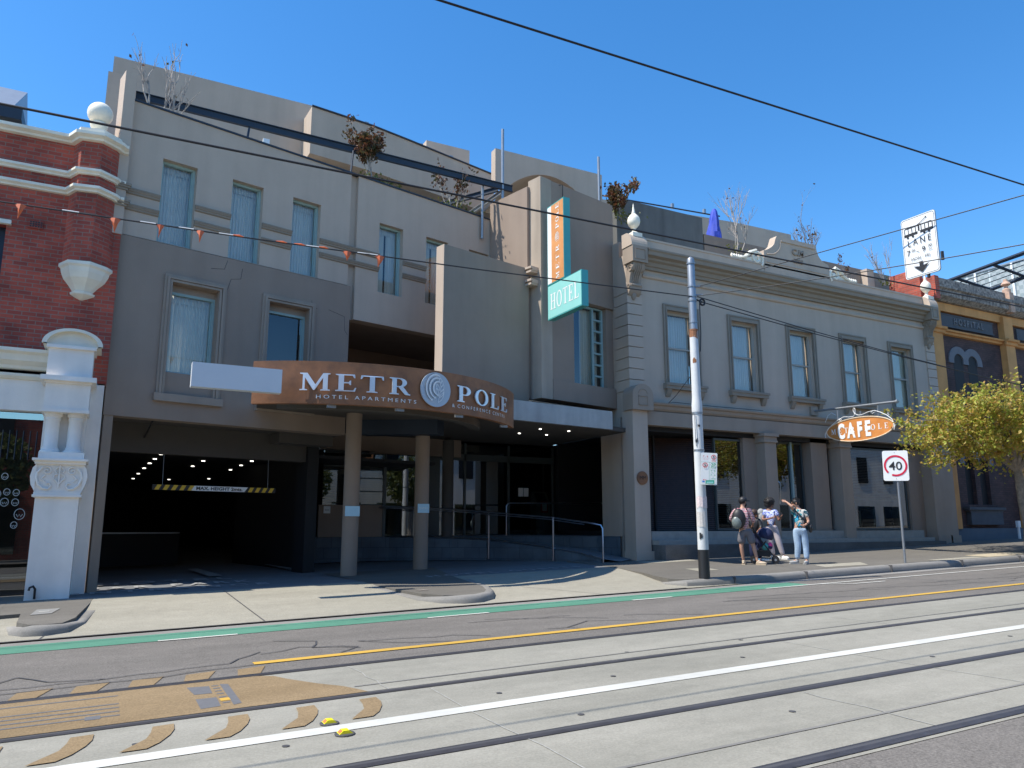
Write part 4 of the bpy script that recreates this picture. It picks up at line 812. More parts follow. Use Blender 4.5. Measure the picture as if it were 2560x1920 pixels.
# console block with scrolled bracket below and finial above
def scroll_side(cy, cz, r, turns=1.6, n=26, s=1):
    return [(cy+s*r*(1-.8*i/n)*cos(turns*2*pi*i/n), cz+r*(1-.8*i/n)*sin(turns*2*pi*i/n)) for i in range(n+1)]
def end_block(x0, x1, ear):
    b = MB(); b.box(x0, 17.05, 9.06, x1, 17.55, 9.55); b.box(x0+.07, 17.03, 9.14, x1-.07, 17.05, 9.17); b.box(x0+.07, 17.03, 9.44, x1-.07, 17.05, 9.47); b.box(x0+.07, 17.03, 9.17, x0+.1, 17.05, 9.44); b.box(x1-.1, 17.03, 9.17, x1-.07, 17.05, 9.44)
    b.build('parapet_block', 'trim' if ear else 'mid', HE)
    b = MB(); pr = [(17.55, 9.55), (17.06, 9.55)]+[(17.06+.3*(1-cos(t*pi/2)), 9.55+.42*sin(t*pi/2)) for t in [i/8 for i in range(9)]]+[(17.55, 9.97)]
    b.prism(pr, x0-.02, x1+.02, 'x'); b.build('parapet_cap', 'cream', HE)
    xm = (x0+x1)/2
    # bracket: S-profile with rolled volutes
    b = MB(); S = [(17.5, 9.06), (17.12, 9.06)]+[(17.12+.13-.13*cos(t*pi*.5)-.0, 9.04-.24*sin(t*pi*.5)) for t in [i/6 for i in range(7)]]+[(17.30, 8.66), (17.34, 8.5), (17.30, 8.4), (17.32, 8.28), (17.40, 8.16), (17.5, 8.1)]
    b.prism(S, x0+.06, x1-.06, 'x')
    for q in (x0+.05, x1-.05): 
        b.tube([(q, y, z) for y, z in scroll_side(17.27, 8.9, .13)], .018, 6); b.tube([(q, y, z) for y, z in scroll_side(17.36, 8.38, .07, 1.3, 16)], .014, 6)
    for q in (-.1, -.035, .035, .1): b.tube([(xm+q, 17.11, 9.03), (xm+q, 17.12, 8.92), (xm+q, 17.2, 8.8), (xm+q, 17.29, 8.66), (xm+q, 17.33, 8.5)], .02, 6)
    b.lathe([(.03, 8.0), (.07, 8.06), (.09, 8.16), (.06, 8.24)], xm, 17.44, 8)
    b.tube([(x0+.08, 17.31, 8.42), (x1-.08, 17.31, 8.42)], .045, 8)
    b.build('scroll_bracket', 'trim' if ear else 'mid', HE, True)
    b = MB(); z = 9.97; b.box(xm-.17, 17.15, z-.1, xm+.17, 17.5, z+.02)
    b.lathe([(.15, z+.02), (.13, z+.05), (.06, z+.10), (.05, z+.16), (.055, z+.19), (.10, z+.23), (.165, z+.31), (.19, z+.40), (.185, z+.42), (.19, z+.45), (.17, z+.53), (.11, z+.61), (.055, z+.66), (.06, z+.68), (.045, z+.72), (.008, z+.98)], xm, 17.32, 20); b.build('finial', 'creamtrim' if not ear else 'creamtrim', HE, True)
end_block(12.96, 13.5, 0); end_block(26.62, 27.05, 1)
# central pediment with its side scrolls and the raised date
ped = [(18.5, 9.6), (18.5, 10.42)]+[(18.55+.55*(1-cos(t*pi/2)), 10.42+.55*(1-sqrt(max(0, 1-t*t)))*1.0) for t in [i/8 for i in range(1, 9)]]+[(19.14, 11.02), (21.0, 11.02)]+[(21.0+.5*(1-cos(t*pi/2)), 10.97-.55*sin(t*pi/2)) for t in [i/8 for i in range(9)]]+[(21.56, 10.38), (21.56, 9.6)]
b = MB(); b.prism(ped, 17.33, 17.62, 'y'); b.build('pediment', 'cream', HE)
b = MB()
for x0, x1, z in ((19.3, 20.9, 10.83),): b.prism([(17.33, z), (17.29, z+.02), (17.29, z+.05), (17.33, z+.06)], x0, x1, 'x')
b.tube([(18.62, 17.32, 10.3)]+[(18.72+.55*sin(t*pi/2), 17.32, 10.32+.5*(1-cos(t*pi/2))) for t in [i/8 for i in range(9)]], .02, 6)
b.box(18.55, 17.31, 10.02, 21.5, 17.33, 10.05); b.build('pediment_moulding', 'cream', HE)
def face_text(body, x, y, z, size, m, par, name='lettering', bold=.0, sx=1, ex=0, spacing=1.):
    vs, fs = text_mesh(body, 1, bold, 'CENTER', ex, sx, spacing); b = MB(); b.add([(x+v[0]*size, y-v[2]*.6, z+v[1]*size) for v in vs], fs); return b.build(name, m, par, recalc=bool(ex))
face_text('C.M', 20.07, 17.31, 10.48, .30, 'mid', HE, 'initials', .02, 1.1, .035); face_text('1898', 20.05, 17.31, 10.2, .21, 'mid', HE, 'date', .012, 1.1, .035)
def side_scroll(xe, s):
    b = MB(); cx = xe+s*(-.28); 
    b.tube([(cx+s*x*-1, 17.36, z) for x, z in [(-.26*cos(t)*(1-t/9), 10.08+.26*sin(t)*(1-t/9)) for t in [i*.45 for i in range(-2, 17)]]], .05, 6)
    b.tube([(xe-s*.28-s*.02, 17.36, 10.36), (xe-s*.55, 17.36, 10.26), (xe-s*.8, 17.36, 10.06), (xe-s*1.05, 17.36, 9.99), (xe-s*1.38, 17.36, 10.0)], [.06, .07, .06, .05, .03], 6)
    for k in range(5): b.lathe([(.02, 9.97), (.06, 10.03), (.02, 10.10)], xe-s*(.95+.1*k), 17.38, 6)
    b.prism([(xe-s*.05, 9.95), (xe-s*.05, 10.2), (xe-s*.4, 10.15), (xe-s*1.0, 9.97), (xe-s*1.0, 9.95)], 17.38, 17.5, 'y')
    b.build('parapet_scroll', 'creamtrim', HE, True)
side_scroll(18.48, 1); side_scroll(21.6, -1)
# end pilasters, arched blocks, shopfront piers
def pilaster(x0, x1, zb, zt=4.7, y0=17.25, base=True, m='mid', cap=False):
    b = MB(); b.box(x0, y0, zb, x1, 17.75, zt); 
    if base: b.box(x0-.03, y0-.05, zb, x1+.05, 17.76, zb+.33 if cap == False else zb+.2)
    if cap: b.box(x0-.06, y0-.05, 4.06, x1+.03, 17.76, 4.12); b.box(x0-.04, y0-.03, 4.12, x1+.02, 17.76, 4.24); b.box(x0-.09, y0-.09, 4.24, x1+.06, 17.76, 4.335)
    return b.build('shopfront_pier', m, HE)
pilaster(12.93, 13.45, .5, 4.72, m='light')
for x0, m in ((12.86, 'mid'), (26.55, 'mid')):
    b = MB(); b.prism([(x0, 4.72), (x0+.72, 4.72)]+[(x0+.36+.36*cos(radians(a)), 5.14+.32*sin(radians(a))) for a in range(0, 181, 12)], 17.12, 17.6, 'y')
    for z0, z1 in ((4.85, 5.12),): b.box(x0+.2, 17.10, z0, x0+.22, 17.12, z1); b.box(x0+.5, 17.10, z0, x0+.52, 17.12, z1); b.box(x0+.2, 17.10, z0, x0+.52, 17.12, z0+.02); b.box(x0+.2, 17.10, z1-.02, x0+.52, 17.12, z1)
    b.tube([(x0+.36+.15*cos(radians(a)), 17.115, 5.18+.13*sin(radians(a))) for a in range(0, 181, 20)], .01, 5); b.build('arched_block', m, HE)
pilaster(17.93, 18.42, .66, 4.335, cap=True, m='mid'); pilaster(21.32, 21.81, .76, 4.335, cap=True, m='mid'); pilaster(26.0, 26.7, .85, 4.34, cap=False, m='mid')
pilaster(26.7, 27.2, .85, 4.72, m='mid')
b = MB(); b.lathe([(.185, 0), (.185, .03), (.165, .035)], 0, 0, 28, X=Matrix.Translation((13.19, 17.245, 2.82)) @ Matrix.Rotation(radians(90), 4, 'X')); b.build('copper_disc', 'copper', HE)
face_text('MM', 13.19, 17.20, 2.77, .15, 'blk', HE, 'disc_mark')
# steps
b = MB(); b.prism([(13.5, 16.72), (25.9, 16.9), (25.9, 18), (13.5, 18)], .4, 1.0, 'z'); b.build('lower_step', 'bluestone', HE)
b = MB(); b.prism([(13.5, 17.0), (25.6, 17.1), (25.6, 18), (13.5, 18)], 1.0, 1.12, 'z'); b.prism([(13.5, 17.3), (25.4, 17.35), (25.4, 19), (13.5, 19)], 1.12, 1.36, 'z'); b.build('upper_step', 'stone', HE)
b = MB(); b.box(13.4, 17.6, 4.2, 27, 22, 4.33); b.box(13.3, 21.9, 1, 27, 22, 4.3); b.box(13.3, 18, 1.0, 27, 22, 1.36); b.build('cafe_interior', 'black', HE)
# shopfront bays: blind-covered windows, timber screens, door
def bay_glass(x0, x1, z0, z1, y, par, fr='dkteal'):
    w = MB(); w.box(x0, y-.03, z0, x0+.05, y+.05, z1); w.box(x1-.05, y-.03, z0, x1, y+.05, z1); w.box(x0+.05, y-.03, z1-.06, x1-.05, y+.05, z1); w.box(x0+.05, y-.03, z0, x1-.05, y+.05, z0+.06)
    o = w.build('shop_window', fr, par); w = MB(); w.quad((x0, y, z0), (x1, y, z0), (x1, y, z1), (x0, y, z1)); w.build('pane', 'shopglass', o, recalc=False); return o
def blinds(x0, x1, z0, z1, y, par, m='blind', step=.055):
    w = MB(); z = z0
    while z < z1: w.add([(x0, y, z), (x1, y, z), (x1, y+.03, z+.022), (x0, y+.03, z+.022)], [(0, 1, 2, 3)]); z += step
    return w.build('venetian_blind', m, par, recalc=False)
# slanted timber screens left of the first window
w = MB()
for (xa, ya), (xb, yb) in (((13.5, 18.6), (14.6, 18.5)), ((14.6, 18.5), (15.75, 18.0)), ((15.75, 18.0), (16.3, 17.8))):
    for i in range(48):
        z = 1.38+i*.06
        if z > 4.1: break
        w.add([(xa, ya, z), (xb, yb, z), (xb, yb+.02, z+.045), (xa, ya+.02, z+.045)], [(0, 1, 2, 3)])
w.build('timber_screen', 'wood', HE, recalc=False)
w = MB()
for (x, y) in ((13.5, 18.6), (14.6, 18.5), (15.75, 18.0)): w.box(x-.03, y-.04, 1.36, x+.03, y+.04, 4.2)
w.box(13.4, 18.62, 1.36, 16.3, 18.7, 4.3); w.build('screen_post', 'black', HE)
o = bay_glass(16.3, 17.75, 1.38, 4.15, 17.75, HE); blinds(16.35, 17.7, 1.45, 4.1, 17.85, o)
o = bay_glass(18.55, 20.3, 1.38, 4.2, 17.95, HE); blinds(18.6, 19.05, 1.45, 4.1, 18.05, o); w = MB(); w.box(19.72, 17.88, 1.38, 19.8, 18.0, 4.2); w.build('door_frame', 'teal', o)
w = MB(); w.tube([(19.1, 17.88, 2.2), (19.1, 17.82, 2.6), (19.1, 17.82, 2.85), (19.04, 17.88, 2.95)], .015, 6); w.build('door_handle', 'steel', o)
b = MB(); b.box(20.35, 17.6, 1.0, 21.1, 18.3, 4.33); b.build('inner_pier', 'dark', HE)
b = MB(); b.box(17.4, 17.62, 1.0, 17.93, 18.3, 4.33); b.build('inner_pier', 'dark', HE)
o = bay_glass(21.95, 25.2, 1.38, 4.15, 17.75, HE); blinds(22.0, 25.15, 2.45, 4.1, 17.87, o)
w = MB(); w.box(22.0, 17.95, 2.40, 25.1, 18.2, 2.44); w.build('counter_shelf', 'stone', o)
b = MB(); b.box(25.25, 17.65, 1.0, 26.0, 18.4, 4.33); b.build('inner_pier', 'dark', HE)
# cafe furniture seen behind the glass
for i, x in enumerate((22.6, 24.0)):
    t_ = root('cafe_table', (x, 18.8, 1.36)); tag(t_, 'small cafe table behind the right shop window, %s of the pair' % ('left' if i == 0 else 'right'), 'table', 'tables in the cafe')
    MB().box(x-.35, 18.5, 2.05, x+.35, 19.1, 2.09).build('table_top', 'wood', t_); MB().lathe([(.2, 1.36), (.03, 1.4), (.03, 2.05)], x, 18.8, 10).build('table_leg', 'steel', t_)
# books / boxes stack inside the door glass
for i in range(7):
    s_ = MB().box(18.75, 18.1, 1.42+i*.12, 19.15, 18.3, 1.50+i*.12).build('boxed_stack', 'stone', HE)
# roof-top pieces behind the parapet
b = MB(); b.box(14.2, 19.5, 9.8, 17.9, 20.6, 12.22); b.build('roof_blockwork', 'dirtygrey', HE)
b = MB(); b.box(13.2, 18.2, 9.6, 27.0, 30, 9.7); b.build('roof_deck', 'stone', HE)
b = MB(); b.box(17.95, 19.5, 9.7, 24.0, 19.7, 11.63); b.box(24.0, 19.5, 9.7, 29.6, 19.7, 11.64); b.build('roof_terrace_wall', 'dark', HE)
b = MB(); b.box(26.1, 19.2, 9.9, 26.5, 19.5, 11.58); b.build('terrace_wall_end', 'light', HE)
b = MB(); b.prism([(15.5, 13.9), (19.6, 14.1), (23, 14.3), (26.3, 14.36), (26.3, 11), (15.5, 11)], 23, 23.4, 'y'); b.build('rear_wall', 'cream', HE)
for x, z in ((17, 14.1), (19.5, 14.3), (21.2, 14.4)): MB().box(x, 22.95, z-.05, x+.1, 23.05, z+.15).build('roof_bracket', 'galv', HE)
MB().tube([(15.6, 22.9, 14.0), (22, 22.9, 14.35)], .03, 6).build('roof_rail', 'dkmetal', HE)

# ================================================================ HOSPITAL BUILDING (ochre and dark brick)
OC = root('hospital_building', (33, 18, .8)); tag(OC, 'dark brick building with ochre pilasters and a raised stone panel lettered HOSPITAL', 'building')
b = MB(); wall_holes(b, 27.2, 60, 1.4, 10.1, 17.75, 18.0, [(28.75, 29.35, 4.95, 7.8), (29.65, 30.25, 4.95, 7.8), (28.75, 29.35, 2.3, 4.0), (29.65, 30.25, 2.3, 4.0), (34.4, 35.0, 4.95, 7.8), (35.3, 35.9, 4.95, 7.8)]); b.build('brick_wall', 'dbrick', OC)
b = MB(); b.box(27.0, 17.55, .6, 60, 18, 1.42); b.build('plinth', 'bluegrey', OC)
for x in (27.25, 32.0, 37.5, 43): MB().box(x, 17.5, 1.4, x+.62, 17.8, 9.95).build('ochre_pilaster', 'ochre', OC)
b = MB(); b.prism([(17.75, 8.78), (17.62, 8.8), (17.6, 8.88), (17.52, 8.9), (17.5, 8.96), (17.75, 9.0)], 27.2, 60, 'x')
for x in (27.2, 31.95, 37.45): b.prism([(17.5, 8.74), (17.44, 8.76), (17.42, 8.86), (17.34, 8.9), (17.32, 8.98), (17.5, 9.02)], x-.03, x+.75, 'x')
b.build('ochre_band', 'ochre', OC)
b = MB(); b.box(27.2, 17.62, 9.72, 60, 17.75, 10.05); b.build('ochre_frieze', 'ochre', OC)
b = MB(); b.prism([(17.75, 10.05), (17.5, 10.07), (17.4, 10.15), (17.3, 10.22), (17.28, 10.45), (17.2, 10.5), (17.2, 10.62), (17.4, 10.66), (17.4, 10.95), (17.75, 10.95)], 27.5, 60, 'x'); b.build('stained_cornice', 'oldstone', OC)
b = MB(); b.box(27.25, 17.2, 10.0, 27.5, 19, 10.9); b.box(27.1, 17.7, 9.9, 27.3, 19, 11.3); b.build('brick_end', 'brick', OC)
b = MB(); b.box(28.1, 17.68, 9.15, 31.5, 17.76, 9.62); b.box(28.05, 17.66, 9.12, 31.55, 17.70, 9.16); b.box(28.05, 17.66, 9.6, 31.55, 17.70, 9.64); b.build('name_panel', 'bluegrey2', OC)
face_text('H O S P I T A L', 29.85, 17.66, 9.27, .36, 'stone2', OC, 'lettering', .02, .82, .04)
b = MB(); b.box(33.2, 17.68, 9.15, 36.5, 17.76, 9.62); b.build('name_panel', 'bluegrey2', OC)
for x0 in (28.75, 34.4):
    o = None; b = MB()
    for xc in (x0+.3, x0+1.2): b.prism([(xc+.62*cos(radians(a)), 7.8+.6*sin(radians(a))) for a in range(0, 181, 12)]+[(xc-.62, 7.72), (xc-.31, 7.72)]+[(xc-.31*cos(radians(a)), 7.8+.31*sin(radians(a))) for a in range(0, 181, 12)]+[(xc+.31, 7.72), (xc+.62, 7.72)], 17.70 if xc < x0+.5 else 17.703, 17.78, 'y')
    b.build('window_arch', 'stone2', OC)
    for xc in (x0, x0+.9):
        w = MB(); w.prism([(xc, 4.95), (xc+.6, 4.95), (xc+.6, 7.8)]+[(xc+.3+.3*cos(radians(a)), 7.8+.3*sin(radians(a))) for a in range(10, 171, 16)]+[(xc, 7.8)], 17.745, 17.76, 'y'); w.build('arch_glass', 'black', OC)
        w = MB(); w.box(xc+.28, 17.8, 4.95, xc+.33, 17.85, 7.8); w.box(xc, 17.8, 6.3, xc+.6, 17.85, 6.36); w.build('window', 'dkmetal', OC); w = MB(); w.box(xc, 17.9, 4.9, xc+.6, 18.1, 7.8); w.build('dark_backing', 'black', OC)
b = MB()
for xc in (29.05, 29.95): b.prism([(xc+.6*cos(radians(a)), 4.0+.55*sin(radians(a))) for a in range(0, 181, 15)]+[(xc-.6, 3.8), (xc-.31, 3.8)]+[(xc-.31*cos(radians(a)), 4.0+.3*sin(radians(a))) for a in range(0, 181, 15)]+[(xc+.31, 3.8), (xc+.6, 3.8)], 17.70 if xc < 29.5 else 17.703, 17.78, 'y'); 
b.build('window_arch', 'stone2', OC)
for xc in (28.75, 29.65): MB().box(xc, 17.9, 2.2, xc+.6, 18.1, 4.3).build('dark_backing', 'black', OC)
b = MB(); b.box(28.4, 17.5, 2.1, 30.7, 17.8, 2.2); b.prism([(28.55, 1.55), (30.55, 1.55), (30.55, 2.02), (30.7, 2.1), (28.4, 2.1), (28.55, 2.02)], 17.56, 17.75, 'y'); b.build('window_base', 'bluegrey2', OC)
b = MB(); b.lathe([(.16, 10.95), (.16, 11.1), (.08, 11.16), (.07, 11.25), (.19, 11.32), (.15, 11.4), (.09, 11.45), (.08, 11.55)], 32.3, 17.4, 10); b.box(32.15, 17.22, 10.1, 32.45, 17.5, 10.95); b.build('finial', mat('pink_stone', (.5, .33, .24), .9, .2, 8), OC, True)
b = MB(); b.box(31.02, 17.3, .95, 31.1, 17.36, 1.45); b.box(30.98, 17.28, 1.45, 31.14, 17.38, 1.7); o = b.build('service_box', 'white', org=(31.05, 17.33, .95)); tag(o, 'small white service box on a short post against the blue plinth', 'service box')
# grey screen-clad tower and glass canopy frame far behind
TW = root('office_tower', (85, 40, 0)); tag(TW, 'large pale grey building clad in perforated panels rising far behind at the right edge', 'tower')
m_ = bpy.data.materials.new('perforated_cladding'); N_, L_ = nt(m_); bb_ = N_['Principled BSDF']; uv = wall_uv(N_, L_)
t_ = N_.new('ShaderNodeTexBrick'); L_.new(uv, t_.inputs['Vector']); t_.inputs['Scale'].default_value = 1; t_.inputs['Brick Width'].default_value = 2.2; t_.inputs['Row Height'].default_value = 30; t_.offset = 0; t_.inputs['Mortar Size'].default_value = .05; t_.inputs['Color1'].default_value = (.30, .33, .34, 1); t_.inputs['Color2'].default_value = (.38, .42, .42, 1); t_.inputs['Mortar'].default_value = (.6, .65, .68, 1)
w_ = N_.new('ShaderNodeTexChecker'); L_.new(uv, w_.inputs['Vector']); w_.inputs['Scale'].default_value = 2.6; w_.inputs[1].default_value = (.75, .8, .8, 1); w_.inputs[2].default_value = (1.05, 1.05, 1.05, 1)
v_ = N_.new('ShaderNodeVectorMath'); v_.operation = 'MULTIPLY'; L_.new(t_.outputs[0], v_.inputs[0]); L_.new(w_.outputs[0], v_.inputs[1]); L_.new(v_.outputs[0], bb_.inputs['Base Color'])
M['clad'] = m_
MB().box(75, 20, 0, 110, 52, 26.2).build('cladding_wall', 'clad', TW); MB().box(74.9, 20, 26.2, 110, 52, 26.35).build('roof_capping', 'galv', TW)
for y in (22, 25.5, 29, 32.5, 36, 39.5, 43): MB().box(74.8, y, 14, 75, y+.18, 26.2).build('fin', 'white', TW)
b = MB()
for p, q in (((40, 26, 14.6), (44.5, 22.5, 16.6)), ((44.5, 22.5, 16.6), (46.5, 21.8, 16.0)), ((46.5, 21.8, 16.0), (42, 25.5, 14.0)), ((41.5, 24.9, 15.2), (43.5, 24.3, 14.7)), ((43, 23.7, 15.9), (45, 23.1, 15.3))): b.tube([p, q], .1, 4)
for i in range(5): b.tube([(40+i*.45, 26-.02*i, 14.6-.14*i), (44.6+i*.4, 22.4-.14*i, 16.5-.12*i)], .025, 4)
o = b.build('roof_frame', 'dkmetal', org=(43, 24, 14)); tag(o, 'dark steel skylight frame standing on the roof behind the stained cornice', 'roof frame')

# ================================================================ RED BRICK SHOP (left edge)
RD = root('red_brick_building', (-3, 17.5, .2)); tag(RD, 'red brick Victorian shop with white mouldings and an ornate white pier at the left edge', 'building')
b = MB(); wall_holes(b, -12, -.13, 4.25, 9.2, 17.0, 17.5, [(-3.5, -2.1, 5.0, 7.25), (-6.5, -5.1, 5.0, 7.25)]); b.build('brick_wall', 'brick', RD)
b = MB(); b.prism([(-.13, 17.0), (-.13, 17.5), (-.5, 17.5)], 4.3, 9.4, 'z'); b.build('brick_edge', 'brick', RD)
# half-octagonal brick bay
oc = [(-1.12, 17.0), (-.97, 16.68), (-.62, 16.62), (-.35, 16.85), (-.27, 17.0)]
b = MB(); b.prism(oc, 6.62, 9.2, 'z'); b.build('brick_bay', 'brick', RD)
path = [(-12, 17.0)]+oc+[(-.13, 17.0)]
for z, d, h, nm in ((9.14, .17, .16, 'white_cornice'), (8.42, .10, .12, 'white_band'), (8.05, .11, .13, 'white_band')):
    b = MB(); b.sweep([(-.02, z), (d*.45, z+h*.12), (d*.55, z+h*.35), (d, z+h*.6), (d, z+h), (-.02, z+h+.02)], path); b.build(nm, 'creamtrim', RD)
b = MB(); b.prism([(x*1.0, y) for x, y in [(-1.2, 17.2), (-1.02, 16.56), (-.60, 16.48), (-.28, 16.78), (-.2, 17.2)]], 9.31, 9.38, 'z'); b.lathe([(.30, 9.38), (.22, 9.44), (.12, 9.48), (.11, 9.53), (.16, 9.6), (.17, 9.66), (.12, 9.7)], -.72, 16.9, 20)
b.lathe([(.24*sin(radians(a))+.001, 9.90-.24*cos(radians(a))) for a in range(10, 171, 10)], -.72, 16.9, 28); b.build('ball_finial', 'creamtrim', RD, True)
b = MB(); occ = lambda s: [(-.72+(x+.72)*s, 17.0+(y-17.0)*s) for x, y in oc]
lv = [(6.62, 1.12), (6.56, 1.12), (6.52, 1.02), (6.44, .98), (6.32, .86), (6.18, .58), (6.08, .42), (6.06, .52), (6.02, .5), (5.95, .2), (5.92, .04)]
vs = []; 
for z, s in lv: vs += [(x, y, z) for x, y in occ(s)]
n = 5; b.add(vs, [(i*n+j, i*n+j+1, (i+1)*n+j+1, (i+1)*n+j) for i in range(len(lv)-1) for j in range(n-1)]+[tuple(range(n))]); b.build('bay_corbel', 'creamtrim', RD)
b = MB(); b.box(-1.74, 16.97, 7.26, -1.5, 17.0, 7.42, k=0)
for i in range(5):
    for j in range(3): b.box(-1.72+i*.045, 16.965, 7.285+j*.045, -1.69+i*.045, 16.97, 7.31+j*.045, k=1)
b.build('air_vent', ['brick', 'blk'], RD)
w = MB(); w.box(-3.5, 17.2, 5.0, -2.1, 17.25, 7.25); w.build('window', 'dkmetal', RD); w = MB(); w.box(-3.6, 16.9, 7.25, -2.02, 17.0, 7.33); w.build('window_head', 'creamtrim', RD)
# white shopfront entablature and wall
b = MB(); b.sweep([(-.02, 4.42), (.08, 4.44), (.1, 4.5), (.2, 4.58), (.22, 4.7), (.3, 4.74), (.3, 4.8), (-.02, 4.84)], [(-12, 17.0), (-1.15, 17.0)]); b.sweep([(-.02, 4.24), (.05, 4.25), (.1, 4.3), (.1, 4.35), (-.02, 4.37)], [(-12, 17.0), (-1.15, 17.0)]); b.build('shopfront_cornice', 'creamtrim', RD)
b = MB(); b.box(-12, 17.0, 3.66, -1.1, 17.4, 4.42); b.box(-.45, 17.0, .15, -.16, 17.3, 4.28); b.box(-1.15, 16.98, 3.6, -.4, 17.3, 4.4); b.build('white_wall', 'whitewall', RD)
# pier
b = MB(); b.box(-1.08, 16.3, .1, -.39, 17.3, 2.03); b.build('pier_shaft', 'whitewall', RD)
b = MB(); b.box(-1.13, 16.24, 2.03, -.35, 17.3, 2.07); b.box(-1.11, 16.26, 2.07, -.37, 17.3, 2.12); b.box(-1.10, 16.28, 2.12, -.36, 17.3, 2.62); b.box(-1.14, 16.22, 2.62, -.33, 17.3, 2.68); b.box(-1.18, 16.16, 2.68, -.3, 17.3, 2.72); b.box(-1.10, 16.26, 2.72, -.37, 17.3, 2.84)
b.prism([(-1.10, 2.12), (-1.17, 2.25), (-1.19, 2.4), (-1.16, 2.55), (-1.10, 2.62)], 16.26, 16.9, 'y'); b.prism([(-.36, 2.12), (-.36, 2.62), (-.31, 2.55), (-.28, 2.4), (-.31, 2.25)], 16.26, 16.9, 'y'); b.build('pier_capital', 'whitewall', RD)
b = MB(); cxp = -.735
for s in (-1, 1):
    b.tube([(cxp+s*(.20+.085*(1-i/22)*cos(1.2+i*.42)), 16.262, 2.50+.075*(1-i/22)*sin(1.2+i*.42)) for i in range(22)], .013, 6)
    b.tube([(cxp+s*x, 16.262, z) for x, z in ((.27, 2.56), (.345, 2.47), (.36, 2.37), (.32, 2.25), (.24, 2.18), (.16, 2.17), (.12, 2.22), (.14, 2.28), (.19, 2.27))], [.02, .022, .024, .024, .022, .018, .016, .014, .012], 6)
    b.tube([(cxp+s*x, 16.262, z) for x, z in ((.0, 2.58), (.05, 2.55), (.075, 2.50), (.05, 2.46), (.03, 2.49))], .012, 6)
    b.tube([(cxp+s*x, 16.262, z) for x, z in ((.02, 2.45), (.08, 2.42), (.09, 2.36), (.04, 2.32), (.01, 2.26))], .012, 6)
    b.tube([(cxp+s*x, 16.262, z) for x, z in ((.22, 2.42), (.28, 2.36), (.22, 2.3))], .012, 6)
b.tube([(cxp, 16.262, 2.6), (cxp, 16.262, 2.2)], .016, 6); b.build('carved_scrolls', 'whitewall', RD, True)
for x in (-.94, -.57): MB().lathe([(.17, 2.84), (.165, 2.88), (.14, 2.9), (.135, 2.93), (.12, 2.95), (.115, 3.44), (.13, 3.46), (.12, 3.50), (.15, 3.53), (.15, 3.58)], x, 16.5, 20).build('pier_column', 'whitewall', RD, True)
b = MB(); b.box(-1.1, 16.62, 2.84, -.4, 17.3, 3.62); b.box(-1.14, 16.27, 3.58, -.36, 17.3, 3.64); b.box(-1.11, 16.3, 3.64, -.38, 17.3, 4.12); b.box(-1.13, 16.26, 4.12, -.36, 17.3, 4.16); b.box(-1.2, 16.18, 4.16, -.29, 17.3, 4.25); b.box(-1.12, 16.3, 4.25, -.38, 17.3, 4.78); b.box(-1.16, 16.24, 4.78, -.34, 17.3, 4.84); b.build('pier_head', 'whitewall', RD)
b = MB(); b.prism([(-1.22, 4.84), (-.26, 4.84)]+[(-.74+.48*cos(radians(a)), 4.84+.30*sin(radians(a))) for a in range(0, 181, 10)], 16.30, 17.0, 'y'); 
b.add([(-.74+r*cos(radians(a))*1.0, 16.2 if q < 2 else 16.3, 4.85+r*.62*sin(radians(a))) for a in range(0, 181, 10) for q, r in enumerate((.50, .42, .42, .50))], [(i*4+q, i*4+4+q, i*4+4+(q+1) % 4, i*4+(q+1) % 4) for i in range(18) for q in range(4)]); b.build('pier_pediment', 'creamtrim', RD)
b = MB(); b.tube([(-.92, 16.28, .25), (-.92, 16.24, .42), (-.95, 16.2, .47), (-1.0, 16.18, .45), (-1.01, 16.18, .40)], .02, 8); o = b.build('pipe_hook', 'blk', org=(-.95, 16.25, .2)); tag(o, 'small dark bent pipe rising from the ground against the white pier', 'pipe')
# dark shop window with badge stickers
b = MB(); b.box(-12, 17.3, .1, -1.05, 17.4, .35); b.box(-12, 18.8, .1, -1, 18.9, 3.7); b.build('shop_interior', 'black', RD)
b = MB(); b.quad((-12, 17.25, .35), (-1.06, 17.25, .35), (-1.06, 17.25, 3.66), (-12, 17.25, 3.66)); b.build('shop_pane', 'shopglass', RD, recalc=False)
for i in range(9): MB().tube([(-2.1+i*.11, 17.2, 2.75), (-2.1+i*.11, 17.2, 3.3)], .008, 4).build('window_bar', 'dkmetal', RD)
stk = mat('sticker_grey', (.5, .52, .52), .6, .05)
for (x, z, r_) in ((-1.66, 2.43, .06), (-1.75, 2.1, .07), (-1.6, 2.14, .06), (-1.45, 2.13, .06), (-1.62, 1.95, .075), (-1.45, 1.95, .065), (-1.36, 1.73, .1), (-1.43, 1.53, .06)):
    b = MB(); b.tube([(x+r_*.85*cos(a), 17.235, z+r_*sin(a)) for a in [2*pi*i/16 for i in range(17)]], .006, 4, cap=False); b.tube([(x-.5*r_, 17.235, z), (x-.25*r_, 17.235, z-.5*r_), (x, 17.235, z), (x+.25*r_, 17.235, z-.5*r_), (x+.5*r_, 17.235, z)], .006, 4); b.build('window_sticker', stk, RD)
# house roof peeping over the brick parapet
HSR = root('neighbour_house', (-5.5, 24.5, 9)); tag(HSR, 'cream house with a dark overhanging eave peeping over the red brick parapet', 'house')
b = MB(); b.box(-9, 24.2, 6, -3.1, 28, 12.6); b.build('wall', 'creamtrim', HSR); b = MB(); b.box(-9.2, 23.6, 12.55, -2.88, 28.2, 12.9); b.build('eave', 'dkmetal', HSR)
b = MB(); b.prism([(23.6, 12.9), (28.2, 12.9), (26, 14.6)], -9.2, -3.1, 'x'); b.build('roof', 'galv', HSR)

